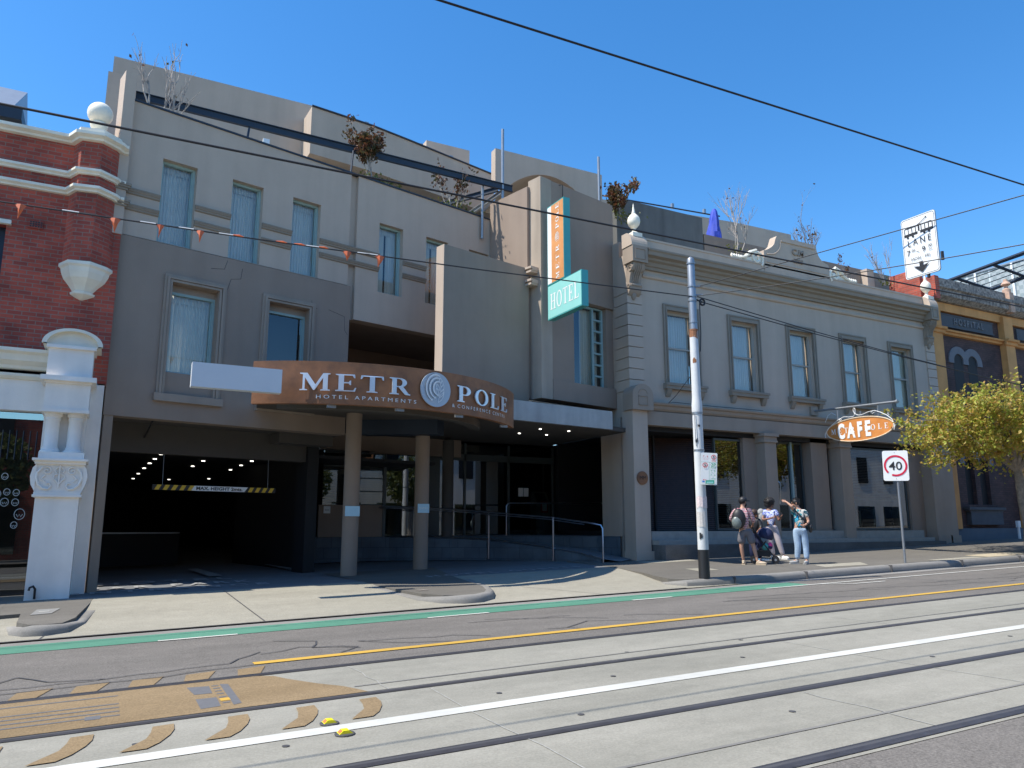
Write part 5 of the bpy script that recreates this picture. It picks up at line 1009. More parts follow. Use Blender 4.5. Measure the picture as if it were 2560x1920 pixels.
# ================================================================ OTHER SIDE OF THE STREET (behind the camera; bounces light, mirrored in the glass)
patch('opposite_footpath', [(-60, -5.2), (120, -5.2), (120, -1.2), (-60, -1.2)], lambda x, y: SL*x+.14, 'footpath')
for i, (x0, x1, h, m, lb) in enumerate(((-30, -9, 8, 'whitewall', 'white rendered terrace row across the street'), (-9, 6, 9.5, 'brick', 'red brick terrace across the street behind the camera'), (6, 21, 8.5, 'creamtrim', 'cream stuccoed terrace with curved parapet across the street'), (21, 130, 10, 'whitewall', 'tall white corner building across the street'))):
    r_ = root('opposite_building', (x0, -5.4, 0)); tag(r_, lb, 'building', 'terraces across the street')
    b = MB(); b.box(x0, -12, -.5, x1, -5.3, h); b.build('wall', m, r_); b = MB(); b.box(x0, -5.3, h-.5, x1, -5.0, h-.2); b.prism([((x0+x1)/2-2, h), ((x0+x1)/2+2, h), ((x0+x1)/2+1, h+1.1), ((x0+x1)/2-1, h+1.1)], -5.5, -5.2, 'y'); b.build('parapet', 'creamtrim', r_)
    xx = x0+1.2
    while xx < x1-2: MB().box(xx, -5.28, 4.8, xx+1.1, -5.22, 6.8).build('window', 'black', r_); MB().box(xx-.3, -5.28, .3, xx+1.6, -5.22, 3.0).build('shop_window', 'shopglass', r_); xx += 3
# ================================================================ STREET OBJECTS
# ---- tram pole
TP = root('tram_pole', (11.3, 12.75, zf(11.3, 12.75))); tag(TP, 'tall white tram pole with a black painted foot and galvanised top at the kerb', 'pole')
px, py = 11.3, 12.75; z0 = zf(px, py)
MB().lathe([(.118, z0), (.115, 1.02)], px, py, 20).build('black_foot', 'blk', TP, True)
MB().lathe([(.113, 1.02), (.106, 3.95)], px, py, 20).build('white_shaft', 'polew', TP, True)
MB().lathe([(.114, 3.95), (.114, 4.1), (.105, 4.2), (.098, 4.3), (.094, 5.78)], px, py, 20).build('upper_shaft', 'polew', TP, True)
MB().lathe([(.089, 5.78), (.084, 7.42), (.07, 7.46), (.02, 7.5)], px, py, 20).build('top_section', 'galv', TP, True)
for z in (7.32, 6.78, 6.55, 6.45, 5.95, 5.77, 3.9, 3.1): MB().lathe([(.1 if z > 4.3 else .118, z), (.1 if z > 4.3 else .118, z+.035)], px, py, 18).build('pole_band', 'galv' if z != 5.77 else 'rust', TP)
for z in (6.8, 6.6): MB().tube([(px+.08, py-.04, z), (px+.22, py-.12, z+.01)], .022, 6).build('wire_clamp', 'galv', TP, True)
b = MB(); b.tube([(px+.2+.07*cos(a), py-.1, 6.44+.07*sin(a)) for a in [2*pi*i/12 for i in range(13)]], .022, 6, cap=False); b.tube([(px+.05, py-.08, 6.48), (px+.2, py-.1, 6.44)], .02, 6); b.build('cable_pulley', 'blk', TP, True)
MB().tube([(px+.13, py-.09, 6.4), (px+.125, py-.09, 5.7), (px+.1, py-.08, 5.3)], .012, 5).build('down_cable', 'blk', TP)
MB().tube([(px-.12, py-.05, 3.9), (px-.13, py-.06, 3.4), (px-.11, py-.05, 3.2)], .008, 5).build('loose_strap', 'galv', TP)
for z, h, w, m in ((1.5, .3, .18, 'sticker'), (1.9, .22, .2, 'sticker2'), (1.25, .1, .05, 'blk'), (3.3, .05, .04, 'blk'), (3.62, .03, .04, 'blk'), (5.05, .08, .06, 'rust'), (5.6, .16, .16, 'rust')):
    b = MB(); a0 = random.uniform(3.6, 4.3); r_ = .121 if z < 4 else .098; b.add([(px+r_*cos(a0+(i/4-.5)*w/r_*1.4), py+r_*sin(a0+(i/4-.5)*w/r_*1.4), z+(h if q else 0)+random.uniform(-.03, .03)) for i in range(5) for q in (0, 1)], [(2*i, 2*i+2, 2*i+3, 2*i+1) for i in range(4)]); b.build('torn_sticker', m, TP, recalc=False)

def rrect(w, h, r, n=5):
    pts = []
    for cx, cy, a in ((w/2-r, h/2-r, 0), (-w/2+r, h/2-r, 90), (-w/2+r, -h/2+r, 180), (w/2-r, -h/2+r, 270)): pts += [(cx+r*cos(radians(a+90*i/n)), cy+r*sin(radians(a+90*i/n))) for i in range(n+1)]
    return pts
class Face:
    """lays flat marks on a sign face: local (x right, z up) seen from the front"""
    def __init__(s, X, par): s.X = X; s.par = par; s.d = -.008
    def plate(s, w, h, r, m, name='plate', th=.012, d=0):
        b = MB(s.X); b.prism(rrect(w, h, r), d, d+th, 'y'); b.build(name, m, s.par)
    def poly(s, pts, m, name='mark'): b = MB(s.X); b.add([(x, s.d, z) for x, z in pts], [tuple(range(len(pts)))]); b.build(name, m, s.par, recalc=False); s.d -= .0005
    def ring(s, cx, cz, r0, r1, m, name='ring', a0=0, a1=360, n=40):
        b = MB(s.X); vs = []
        for i in range(n+1): a = radians(a0+(a1-a0)*i/n); vs += [(cx+r0*cos(a), s.d, cz+r0*sin(a)), (cx+r1*cos(a), s.d, cz+r1*sin(a))]
        b.add(vs, [(2*i, 2*i+2, 2*i+3, 2*i+1) for i in range(n)]); b.build(name, m, s.par, recalc=False); s.d -= .0005
    def text(s, t, x, z, h, m, bold=0, sx=1, name='lettering', align='CENTER'):
        vs, fs = text_mesh(t, 1, bold, align, 0, sx); k = h/.72; b = MB(s.X); b.add([(x+v[0]*k, s.d, z+v[1]*k) for v in vs], fs); b.build(name, m, s.par, recalc=False); s.d -= .0005
# ---- parking sign on the pole
d_ = Vector((11.3, 12.75, 0)).normalized(); ang = atan2(d_.y, d_.x)-pi/2
X = Matrix.Translation((11.31, 12.575, 2.71)) @ Matrix.Rotation(ang*.75, 4, 'Z') @ Matrix.Translation((.07, 0, 0)) @ Matrix.Rotation(radians(3.5), 4, 'Y')
PS = root('parking_sign', (11.35, 12.55, 2.36)); tag(PS, 'white parking sign with red no-stopping symbols and green 2P METER on the tram pole', 'parking sign')
f = Face(X, PS); f.plate(.34, .68, .02, 'signW'); m_r, m_g = 'red', 'greenp'
f.ring(.095, .25, .04, .052, m_r); f.text('S', .095, .222, .06, 'blk', .02); f.poly([(.05, .165), (.12, .165), (.12, .155), (.14, .17), (.12, .185), (.12, .175), (.05, .175)], m_r)
f.text('7', -.12, .235, .045, m_r); f.text('9', -.04, .235, .045, m_r); f.text('-', -.08, .235, .04, m_r); f.text('MON - FRI', -.08, .195, .015, m_r)
f.poly([(-.165, .14), (.165, .14), (.165, .136), (-.165, .136)], 'greenp'); f.poly([(.004, .136), (.008, .136), (.008, -.25), (.004, -.25)], 'greenp')
f.ring(-.085, .075, .04, .052, m_r); f.text('S', -.085, .045, .06, 'blk', .02)
f.text('2P', .088, .05, .075, m_g, .01); f.text('METER', .088, .01, .028, m_g)
f.text('9', .045, -.06, .045, m_g); f.text('6', .12, -.06, .045, m_g); f.text('-', .083, -.06, .04, m_g); f.text('MON - FRI', .085, -.09, .014, m_g)
f.text('7', .045, -.15, .045, m_g); f.text('6', .12, -.15, .045, m_g); f.text('-', .083, -.15, .04, m_g); f.text('SAT', .085, -.18, .014, m_g)
f.poly([(-.05, -.235), (-.11, -.235), (-.11, -.225), (-.13, -.24), (-.11, -.255), (-.11, -.245), (-.05, -.245)], m_r); f.poly([(.05, -.205), (.12, -.205), (.12, -.195), (.14, -.21), (.12, -.225), (.12, -.215), (.05, -.215)], m_g)
f.poly([(-.07, -.25), (.11, -.235), (.11, -.315), (-.07, -.32)], 'greenp', 'ticket_strip'); f.poly([(-.14, -.26), (-.09, -.258), (-.09, -.295), (-.14, -.297)], mat('badge_blue', (.05, .22, .6), .5, 0), 'blue_mark'); f.poly([(-.05, -.275), (.09, -.268), (.09, -.305), (-.05, -.31)], 'mint', 'strip_panel')
# ---- 40 speed sign
sx_, sy_ = 17.95, 12.85; zb = zf(sx_, sy_); a4 = atan2(sy_, sx_)-pi/2
SS = root('speed_sign', (sx_, sy_, zb)); tag(SS, 'white speed sign with red ring and number 40 on a grey kerbside post', 'road sign')
MB().tube([(sx_, sy_, zb), (sx_, sy_, 3.35)], .03, 12).build('post', 'galv', SS, True)
X = Matrix.Translation((sx_, sy_, 3.03)) @ Matrix.Rotation(a4, 4, 'Z') @ Matrix.Translation((-.02, -.045, 0)) @ Matrix.Rotation(radians(1), 4, 'Y')
f = Face(X, SS); f.plate(.59, .77, .05, 'signW'); f.ring(-.0, -.0, .225, .27, 'red', 'red_ring', -112, 225); f.text('40', 0, -.105, .215, 'blk', .008, 1.05, 'number'); f.ring(-.01, .34, 0, .009, 'galv', 'bolt'); f.ring(-.0, -.33, 0, .009, 'galv', 'bolt')
# ---- LANE sign hung between span wires
LS = root('tram_lane_sign', (12.5, 8.09, 5.87)); tag(LS, 'white hanging tram lane sign with tram symbol, times and a black down arrow', 'road sign')
X = Matrix.Translation((12.5, 8.09, 6.435)) @ Matrix.Rotation(radians(-90), 4, 'Z')
f = Face(X, LS); f.plate(.66, 1.13, .05, 'galv', 'backing', .015, .002); f.plate(.65, 1.12, .048, 'signW', 'plate', .01, -.006); f.d = -.0075
b = MB(X); pts = rrect(.62, 1.09, .04); pi_ = rrect(.605, 1.075, .035); b.add([(x, -.008, z) for x, z in pts]+[(x, -.008, z) for x, z in pi_], [(i, (i+1) % len(pts), len(pts)+(i+1) % len(pts), len(pts)+i) for i in range(len(pts))]); b.build('border', 'blk', LS, recalc=False); f.d = -.0085
k = 'blk'
f.poly([(-.28, .22), (-.02, .22), (-.02, .27), (-.28, .27)], k, 'tram_symbol'); f.poly([(.03, .22), (.28, .22), (.28, .27), (.03, .27)], k, 'tram_symbol'); f.poly([(-.27, .365), (.27, .365), (.25, .385), (-.25, .385)], k, 'tram_symbol')
for x in (-.27, -.2, -.13, -.06, -.005, .01, .05, .12, .19, .26): f.poly([(x, .27), (x+.013, .27), (x+.013, .365), (x, .365)], k, 'tram_symbol')
for x in (-.21, -.11, .11, .2): f.ring(x, .205, 0, .022, k, 'tram_symbol', n=12)
f.poly([(-.02, .385), (.05, .385), (.04, .40), (.0, .40)], k, 'tram_symbol'); f.poly([(.03, .395), (.155, .47), (.15, .48), (.02, .40)], k, 'tram_symbol'); f.ring(.16, .478, 0, .014, k, 'tram_symbol', n=10)
f.text('L A N E', 0, .03, .125, k, .0, .80); f.text('7', -.22, -.14, .105, k); f.text('00', -.125, -.085, .05, k); f.poly([(-.07, -.1), (-.02, -.1), (-.02, -.11), (-.07, -.11)], k); f.text('9', .07, -.14, .105, k); f.text('00', .19, -.085, .055, k); f.text('AM', .19, -.15, .035, k)
f.text('MON - FRI', 0, -.25, .052, k, 0, 1.1); f.poly([(-.035, -.3), (.035, -.3), (.035, -.385), (.15, -.36), (.0, -.5), (-.15, -.36), (-.035, -.385)], k, 'arrow')
for y in (8.35, 7.85): MB().tube([(12.515, y, 7.0), (12.515, y, 6.9)], .012, 6).build('hanger', 'blk', LS)
for y, z in ((7.72, 6.1), (8.0, 5.86)): MB().tube([(12.52, y, z-.05), (12.52, y, z+.1)], .03, 6).build('insulator', 'blk', LS, True)
# ---- cafe sign on its bracket
CS = root('cafe_sign', (20.45, 17.4, 4.1)); tag(CS, 'orange oval METROPOLE CAFE sign with white scrollwork hanging from a steel bracket on the ledge', 'sign')
cx_, cz_, ch_ = 15.8, 4.45, 20.45
b = MB(); el = [(cx_+1.2*cos(a)*(1-.0*abs(cos(a))), cz_+.36*sin(a)) for a in [2*pi*i/56 for i in range(56)]]; b.prism(el, 20.45, 20.50, 'x'); b.build('board', 'orange2', CS)
b = MB(); b.tube([(20.447, y, z) for y, z in el+[el[0]]], .018, 5, cap=False); b.build('rim', mat('pale_rim', (.80, .62, .42), .5, .05), CS)
MB().tube([(20.47, 17.5, 5.22), (20.47, 14.45, 5.12)], .036, 10).build('bracket_bar', 'galv', CS, True); MB().tube([(20.47, 14.48, 5.12), (20.47, 14.42, 5.118)], .055, 10).build('end_cap', 'galv', CS)
MB().box(20.3, 17.42, 5.08, 20.62, 17.5, 5.36).build('wall_plate', 'mid', CS)
for y in (16.55, 15.1): MB().tube([(20.475, y, 5.18), (20.475, y, 4.76)], .022, 6).build('hanger', 'galv', CS)
MB().tube([(20.475, 15.72, 4.8), (20.475, 15.72, 5.0)], .02, 6).build('stub', 'galv', CS)
def sc(pts, r=.011): MB().tube([(20.44, y, z) for y, z in pts], r, 6).build('scroll', 'white', CS, True)
sc([(16.97, 4.52), (16.9, 4.6), (16.7, 4.72), (16.5, 4.83), (16.3, 4.89), (16.1, 4.86), (15.95, 4.86), (15.88, 4.95), (15.87, 5.08), (15.91, 5.13), (15.95, 5.06), (15.9, 4.94), (15.78, 4.88), (15.65, 4.87), (15.45, 4.93), (15.2, 4.95), (15.0, 4.87), (14.8, 4.76), (14.65, 4.63), (14.57, 4.45), (14.6, 4.3)])
sc([(16.5, 4.83), (16.42, 4.78), (16.4, 4.82), (16.45, 4.86)]); sc([(15.25, 4.95), (15.32, 4.9), (15.28, 4.86), (15.2, 4.9)]); sc([(17.0, 4.5), (17.06, 4.4), (17.05, 4.3)]); sc([(14.8, 4.76), (14.75, 4.82), (14.72, 4.76), (14.78, 4.73)]); sc([(14.58, 4.5), (14.62, 4.42), (14.58, 4.36), (14.55, 4.44)]); sc([(17.02, 4.8), (16.9, 5.0), (16.75, 5.08), (16.6, 4.98)], .008)
def cglyph(vsfs, y0, z0, sx, sy, name, m, x): vs, fs = vsfs; b = MB(); b.add([(x, y0-v[0]*sx, z0+v[1]*sy) for v in vs], fs); b.build(name, m, CS, recalc=False)
yl = 16.82
for ch in 'METROPOLE': w_ = SER[ch][0]*.17; cglyph(contour_mesh(SER[ch][1]), yl, 4.37, .17, .17, 'letter_'+ch.lower(), 'signW', 20.443); yl -= w_+.098
tm = text_mesh('C A F E', 1, .05, 'CENTER', 0, .78); cglyph(tm, 15.98, 4.23, .48, .62, 'cafe_lettering', 'signW', 20.437)

# ---- overhead wires
def sagw(p, q, sag=0, n=14):
    p = Vector(p); q = Vector(q); return [p.lerp(q, i/n)-Vector((0, 0, sag*4*(i/n)*(1-i/n))) for i in range(n+1)]
def wire(p, q, r, sag, label, grp=None):
    o = MB().tube(sagw(p, q, sag), r, 6).build('overhead_wire', 'blk', smooth=True); return tag(o, label, 'wire', grp)
wire((-6, 6, 6.17), (30, 6, 7.03), .012, .0, 'thick black overhead tram wire crossing the sky at the upper right')
wire((-14, 9, 5.67), (40, 9, 6.62), .014, .05, 'thick black cable running right across the facade below the parapets')
wire((11.46, 12.65, 6.81), (13.6, 2, 6.72), .009, .0, 'upper span wire running from the pole past the hanging lane sign')
wire((11.5, 12.65, 6.6), (13.3, 2, 5.6), .009, .12, 'lower span wire running from the pole to the foot of the hanging lane sign')
wire((11.36, 12.65, 6.55), (60, 12.65, 6.6), .011, 1.3, 'upper of two thin cables from the pole towards the hospital building')
wire((11.5, 12.65, 6.44), (60, 12.65, 6.5), .011, 1.15, 'lower of two thin cables from the pole pulley towards the hospital building')
o = MB().tube([(11.4, 12.75, 5.0), (12.2, 14.5, 4.65), (13.2, 16, 4.75), (14.4, 17.2, 5.03), (16, 17.3, 5.04), (18, 17.3, 5.05)], .008, 5).build('loose_cable', 'blk', smooth=True); tag(o, 'thin loose cable drooping from the pole to the shopfront ledge', 'cable')
# ---- bunting
BU = root('bunting', (4, 12.65, 6.2)); tag(BU, 'string of small orange warning pennants on a wire running left from the pole', 'bunting')
cord = [(-16, 12.65, 6.05), (-6, 12.65, 6.1), (-1.67, 12.65, 6.12), (1.88, 12.65, 6.19), (5.99, 12.65, 6.32), (11.21, 12.65, 6.53)]
MB().tube(cord, .012, 6).build('cord', 'blk', BU, True)
def zcord(x):
    for a, c in zip(cord[:-1], cord[1:]):
        if a[0] <= x <= c[0]: return a[2]+(c[2]-a[2])*(x-a[0])/(c[0]-a[0])
for x0, x1, xt, zt_ in ((-1.50, -1.34, -1.44, 5.90), (-.28, -.11, -.19, 5.92), (.37, .50, .42, 5.94), (.95, 1.09, 1.02, 5.97), (3.33, 3.50, 3.42, 6.07), (3.91, 4.10, 3.98, 6.04)):
    b = MB(); zm = (zcord(x0)+zcord(x1))/2; xm = (x0+x1)/2
    b.add([(x0, 12.65, zcord(x0)), (xm, 12.62, zm), (x1, 12.65, zcord(x1)), (xt, 12.655, zt_), (xm-.01, 12.60, zm-.1), (x0+.05, 12.63, zm-.08), (x1-.04, 12.63, zm-.08)], [(0, 1, 4, 5), (1, 2, 6, 4), (5, 4, 3), (4, 6, 3)]); b.build('pennant', 'flag', BU, recalc=False)
for x in (1.5, 2.2, 2.5, 2.9): MB().tube([(x, 12.65, zcord(x)+.01), (x+.12, 12.64, zcord(x+.12)+.012), (x+.2, 12.65, zcord(x+.2))], [.008, .017, .008], 5).build('rolled_pennant', 'flag', BU)
for x in (-2.2, -.9, .15, .7, 1.3, 2.7, 3.6, 3.75): MB().tube([(x, 12.64, zcord(x)+.008), (x+.22, 12.64, zcord(x+.22)+.008)], .009, 5).build('tape_end', 'white', BU)

# ---- blue covered umbrella on the roof terrace
b = MB(); pr = [(.05, 12.95), (.1, 12.85), (.16, 12.5), (.24, 12.0), (.3, 11.5), (.3, 11.2)]; n = 14; vs = []
for r_, z in reversed(pr):
    for j in range(n): a = 2*pi*j/n; rr = r_*(1+.18*sin(j*2.7+z*3)); vs.append((18.95+rr*cos(a)+(12.95-z)*-.06, 20.0+rr*sin(a), z))
b.add(vs, [(i*n+j, i*n+(j+1) % n, (i+1)*n+(j+1) % n, (i+1)*n+j) for i in range(5) for j in range(n)]+[tuple(range(n-1, -1, -1)), tuple(5*n+j for j in range(n))]); o = b.build('folded_umbrella', 'bluecloth', smooth=True); tag(o, 'folded blue patio umbrella standing behind the heritage parapet', 'umbrella')

# ================================================================ PLANTS
def branchy(b, p, d, L, r, depth, tips, spread=.45, up=.35, rng=random):
    n = 3; pts = [Vector(p)]; d = Vector(d).normalized()
    for i in range(n):
        d = (d+Vector((rng.uniform(-1, 1), rng.uniform(-1, 1), rng.uniform(-.5, 1)*up))*.16).normalized(); pts.append(pts[-1]+d*L/n)
    b.tube(pts, [r*(1-.14*i) for i in range(n+1)], 5, cap=False)
    if depth == 0: tips.append((pts[-1], d)); return
    for k in range(rng.choice((2, 3, 3))):
        q = pts[rng.choice((1, 2, 3))] if k else pts[-1]; nd = (d+Vector((rng.uniform(-1, 1), rng.uniform(-1, 1), rng.uniform(-.2, .8)))*spread).normalized()
        branchy(b, q, nd, L*rng.uniform(.55, .85), r*.6, depth-1, tips, spread, up, rng)
def leaf(b, p, s, k=0, rng=random):
    n = Vector((rng.gauss(0, 1), rng.gauss(0, 1), rng.gauss(.3, 1))).normalized(); u = n.orthogonal().normalized(); u.rotate(Matrix.Rotation(rng.uniform(0, 6.28), 3, n)); w = n.cross(u)
    b.add([p-u*s*.5, p+w*s*.32+n*s*.08, p+u*s*.55, p-w*s*.32+n*s*.08], [(0, 1, 2, 3)], None, k)
def roof_tree(x, y, z, h, seed, label, depth=3, leaves=0, lm='leafr', stems=3, grp=None, spread=.4, lz=(0, 1), ls=.09, name='roof_tree', ground=0, gm='leafg'):
    rg = random.Random(seed); r_ = root(name, (x, y, z)); tag(r_, label, 'tree' if name != 'roof_shrub' else 'shrub', grp); b = MB(); tips = []
    for k in range(stems):
        a = rg.uniform(0, 6.28); branchy(b, (x+.12*cos(a), y+.08*sin(a), z), (cos(a)*.35, sin(a)*.2, 1), h*.42*(1 if k == 0 else rg.uniform(.55, .9)), .02*h/1.8, depth, tips, spread, .5, rg)
    b.build('branches', 'bark', r_, True)
    if leaves:
        b = MB()
        for i in range(leaves):
            p, d = rg.choice(tips); 
            if not (lz[0] <= (p.z-z)/h <= lz[1]+.3): continue
            leaf(b, p+Vector((rg.gauss(0, .07), rg.gauss(0, .07), rg.gauss(-.03, .08))), ls*rg.uniform(.6, 1.3), 0, rg)
        if b.v: b.build('leaves', lm, r_, recalc=False)
    if ground:
        b = MB()
        for i in range(ground): leaf(b, Vector((x+rg.gauss(0, .33), y+rg.gauss(0, .12), z+abs(rg.gauss(0, .16)))), .1*rg.uniform(.6, 1.3), 0, rg)
        b.build('undergrowth', gm, r_, recalc=False)
    return r_
roof_tree(.45, 18.2, 10.35, 2.8, 3, 'bare pale branching tree above the left end of the parapet', 3, 14, 'leafr', 5, spread=.42)
roof_tree(5.9, 19.1, 10.6, 1.9, 11, 'leafy tree with bronze crown and undergrowth above the middle of the parapet', 3, 1500, 'leafr', 4, spread=.34, lz=(.45, 1), ls=.13, ground=330)
roof_tree(8.35, 19.5, 10.55, 1.5, 5, 'half-bare shrub with dry twigs beside the steel beam end', 3, 260, 'leafr', 6, spread=.4, lz=(0, .7), ls=.11, name='roof_shrub', ground=190)
SB = roof_tree(13.95, 18.75, 11.1, 1.35, 21, 'spreading olive and red leaved shrub beside the roof blockwork', 3, 900, 'leafr', 5, spread=.7, ls=.14, name='roof_shrub', ground=120)
b = MB(); rg = random.Random(4)
for i in range(330): t = rg.random(); leaf(b, Vector((13.25+rg.gauss(0, .07), 18.75, 10.1+1.3*t)), .11, 0, rg)
b.build('trailing_leaves', 'leafg', SB, recalc=False)
roof_tree(18.95, 18.9, 10.9, 2.5, 8, 'tall bare tree just right of the folded blue umbrella', 4, 16, 'leafr', 4, spread=.38, ground=40)
roof_tree(22.85, 18.9, 10.9, 2.3, 9, 'bare tree with a few rust leaves right of the dated pediment', 4, 60, 'leafr', 4, spread=.3, ls=.1)
roof_tree(24.45, 18.9, 10.9, .85, 10, 'short rust-leaved sapling between the two bare roof trees', 2, 50, 'leafr', 2, spread=.3, ls=.11)
roof_tree(26.8, 18.9, 10.9, 1.75, 12, 'bare twiggy tree left of the hanging lane sign', 4, 6, 'leafr', 4, spread=.4, ground=60)
# street tree at the right edge
def street_tree(x, y, z, seed, label, full=True, name='street_tree', grp=None, R0=3.35, zc_=5.05, ncl=800, lpc=40, trunk_h=2.6, m='leaf'):
    rg = random.Random(seed); r_ = root(name, (x, y, z)); tag(r_, label, 'tree', grp)
    b = MB(); b.tube([(x, y, z), (x+.03, y, z+.8), (x-.06, y+.02, z+1.5), (x-.12, y, z+2.0), (x-.22, y, z+trunk_h)], [.16, .13, .13, .12, .10], 10)
    b.build('trunk', 'trunk', r_, True)
    b = MB(); cl = []
    for k in range(15):
        a = 6.28*k/15+rg.uniform(-.2, .2); e = rg.uniform(.0, .75); Lr = R0*rg.uniform(.65, 1.0); p0 = Vector((x-.2, y, z+trunk_h-.25)); tip = Vector((x+Lr*cos(a), y+Lr*sin(a)*.8, zc_+(.9-.3*Lr/R0)*e*1.3-.45+rg.uniform(-.35, .3)-.35*(Lr/R0)**2))
        mid = p0.lerp(tip, .5)+Vector((0, 0, .45)); pts = [p0, p0.lerp(mid, .5)+Vector((0, 0, .12)), mid, mid.lerp(tip, .5)+Vector((0, 0, .1)), tip]
        b.tube(pts, [.07, .055, .04, .025, .008], 6)
        for q in range(int(ncl/15)):
            t = rg.uniform(.18, 1)**.75; s = t*4; i = min(3, int(s)); c = pts[i].lerp(pts[i+1], s-i); off = Vector((rg.gauss(0, .42), rg.gauss(0, .42), rg.gauss(.08, .36)))*(.55+.6*(1-abs(t-.6)))
            cl.append((c+off, c))
            if rg.random() < .35: b.tube([c, c+off], [.012, .004], 4, cap=False)
    b.build('limbs', 'trunk', r_, True)
    b = MB()
    for c, _ in cl:
        rr = rg.uniform(.13, .30); kk = 1 if rg.random() < .38 else 0
        for i in range(int(lpc*rg.uniform(.5, 1.3))):
            v = Vector((rg.gauss(0, 1), rg.gauss(0, 1), rg.gauss(0, .8)))*rr*.62; leaf(b, c+v+Vector((0, 0, -.1*abs(v.x))), rg.uniform(.07, .14), 0 if rg.random() < .8 else kk, rg)
    b.build('crown', [m, 'leafy'], r_, recalc=False)
    return r_
street_tree(23.85, 13.05, zf(23.8, 13.05), 5, 'street tree with yellow-green and rusty autumn leaves at the right edge')
def green_mass(x, y, z, h, r, seed, label):
    rg = random.Random(seed); r_ = root('plane_tree', (x, y, z)); tag(r_, label, 'tree', 'trees across the street'); MB().tube([(x, y, z), (x+.1, y, z+h*.5)], [.2, .14], 8).build('trunk', 'trunk', r_, True); b = MB()
    for i in range(2600):
        v = Vector((rg.gauss(0, 1), rg.gauss(0, 1), rg.gauss(0, 1))).normalized()*r*(.55+.45*rg.random()); leaf(b, Vector((x, y, z+h*.62))+Vector((v.x, v.y*.5, v.z*.9)), .26, 0, rg)
    b.build('crown', 'leafg', r_, recalc=False)
for i, (x, lb) in enumerate(((-4.5, 'leafy street tree across the road, left of the camera'), (3.2, 'leafy street tree across the road, just right of the camera'), (10.5, 'leafy street tree across the road opposite the hotel doors'), (17.5, 'leafy street tree across the road opposite the cafe'), (26, 'leafy street tree across the road opposite the hospital'))): green_mass(x, -3.3, SL*x+.1, 6.2, 1.9, 40+i, lb)
# ================================================================ PEOPLE
def skin(name, verts, edges, radii, m, par, sub=2, smooth_=True, rootv=0):
    me = bpy.data.meshes.new(name); me.from_pydata(verts, edges, []); ob = bpy.data.objects.new(name, me); COL.objects.link(ob)
    md = ob.modifiers.new('s', 'SKIN'); md.use_smooth_shade = True
    for i, r_ in enumerate(radii):
        sv = me.skin_vertices[0].data[i]; sv.radius = r_ if isinstance(r_, tuple) else (r_, r_); sv.use_root = (i == rootv)
    s2 = ob.modifiers.new('u', 'SUBSURF'); s2.levels = sub; s2.render_levels = sub
    dg = bpy.context.evaluated_depsgraph_get(); ev = bpy.data.meshes.new_from_object(ob.evaluated_get(dg))
    bpy.data.objects.remove(ob); bpy.data.meshes.remove(me)
    vs = [tuple(v.co) for v in ev.vertices]; fs = [tuple(p.vertices) for p in ev.polygons]; bpy.data.meshes.remove(ev)
    return vs, fs
def ell(c, r, n=14, m_=10, squash=None):
    vs = []; fs = []
    for i in range(m_+1):
        t = pi*i/m_
        for j in range(n): a = 2*pi*j/n; vs.append((c[0]+r[0]*sin(t)*cos(a), c[1]+r[1]*sin(t)*sin(a), c[2]+r[2]*cos(t)))
    for i in range(m_):
        for j in range(n): fs.append((i*n+j, i*n+(j+1) % n, (i+1)*n+(j+1) % n, (i+1)*n+j))
    return vs, fs
def plaid_mat(name, c1, c2, c3, s=26):
    m = bpy.data.materials.new(name); N, L = nt(m); b = N['Principled BSDF']; b.inputs['Roughness'].default_value = .85
    g = N.new('ShaderNodeTexCoord'); c = N.new('ShaderNodeTexChecker'); c.inputs['Scale'].default_value = s; c.inputs[1].default_value = (*c1, 1); c.inputs[2].default_value = (*c2, 1)
    L.new(g.outputs['Object'], c.inputs['Vector']); w = N.new('ShaderNodeTexWave'); w.inputs['Scale'].default_value = s*.32; w.bands_direction = 'Z'; L.new(g.outputs['Object'], w.inputs['Vector'])
    mx = N.new('ShaderNodeMix'); mx.data_type = 'RGBA'; L.new(w.outputs['Fac'], mx.inputs[0]); L.new(c.outputs[0], mx.inputs[6]); mx.inputs[7].default_value = (*c3, 1); L.new(mx.outputs[2], b.inputs['Base Color']); return m
def patch_mat(name, cols, s=9, seed=0):
    m = bpy.data.materials.new(name); N, L = nt(m); b = N['Principled BSDF']; b.inputs['Roughness'].default_value = .85
    g = N.new('ShaderNodeTexCoord'); v = N.new('ShaderNodeTexNoise'); v.inputs['Scale'].default_value = s; v.inputs['Detail'].default_value = 1.5; L.new(g.outputs['Object'], v.inputs['Vector'])
    r = N.new('ShaderNodeValToRGB'); r.color_ramp.interpolation = 'CONSTANT'; e = r.color_ramp.elements; e[0].position = 0; e[0].color = (*cols[0], 1); e[1].position = .42; e[1].color = (*cols[1], 1)
    for i, c in enumerate(cols[2:]): q = e.new(.42+.09*(i+1)); q.color = (*c, 1)
    L.new(v.outputs[0], r.inputs[0]); L.new(r.outputs[0], b.inputs['Base Color']); return m
M['plaid'] = plaid_mat('plaid_cloth', (.50, .12, .17), (.03, .02, .035), (.75, .55, .56), 24)
M['floral'] = patch_mat('blue_floral_cloth', [(.62, .66, .80), (.62, .66, .80), (.09, .13, .50), (.66, .70, .84)], 17)
M['camo'] = patch_mat('patterned_shirt', [(.03, .25, .30), (.52, .50, .45), (.02, .09, .12), (.03, .42, .68), (.06, .25, .25)], 7)
M['jean'] = mat('pale_denim', (.34, .46, .60), .85, .15, 9, .3, 40); M['pinkp'] = mat('pale_pink_cotton', (.50, .44, .45), .85, .06, 6, .2, 20); M['shorts'] = mat('grey_cotton', (.15, .145, .16), .85, .1, 8, .2, 20)
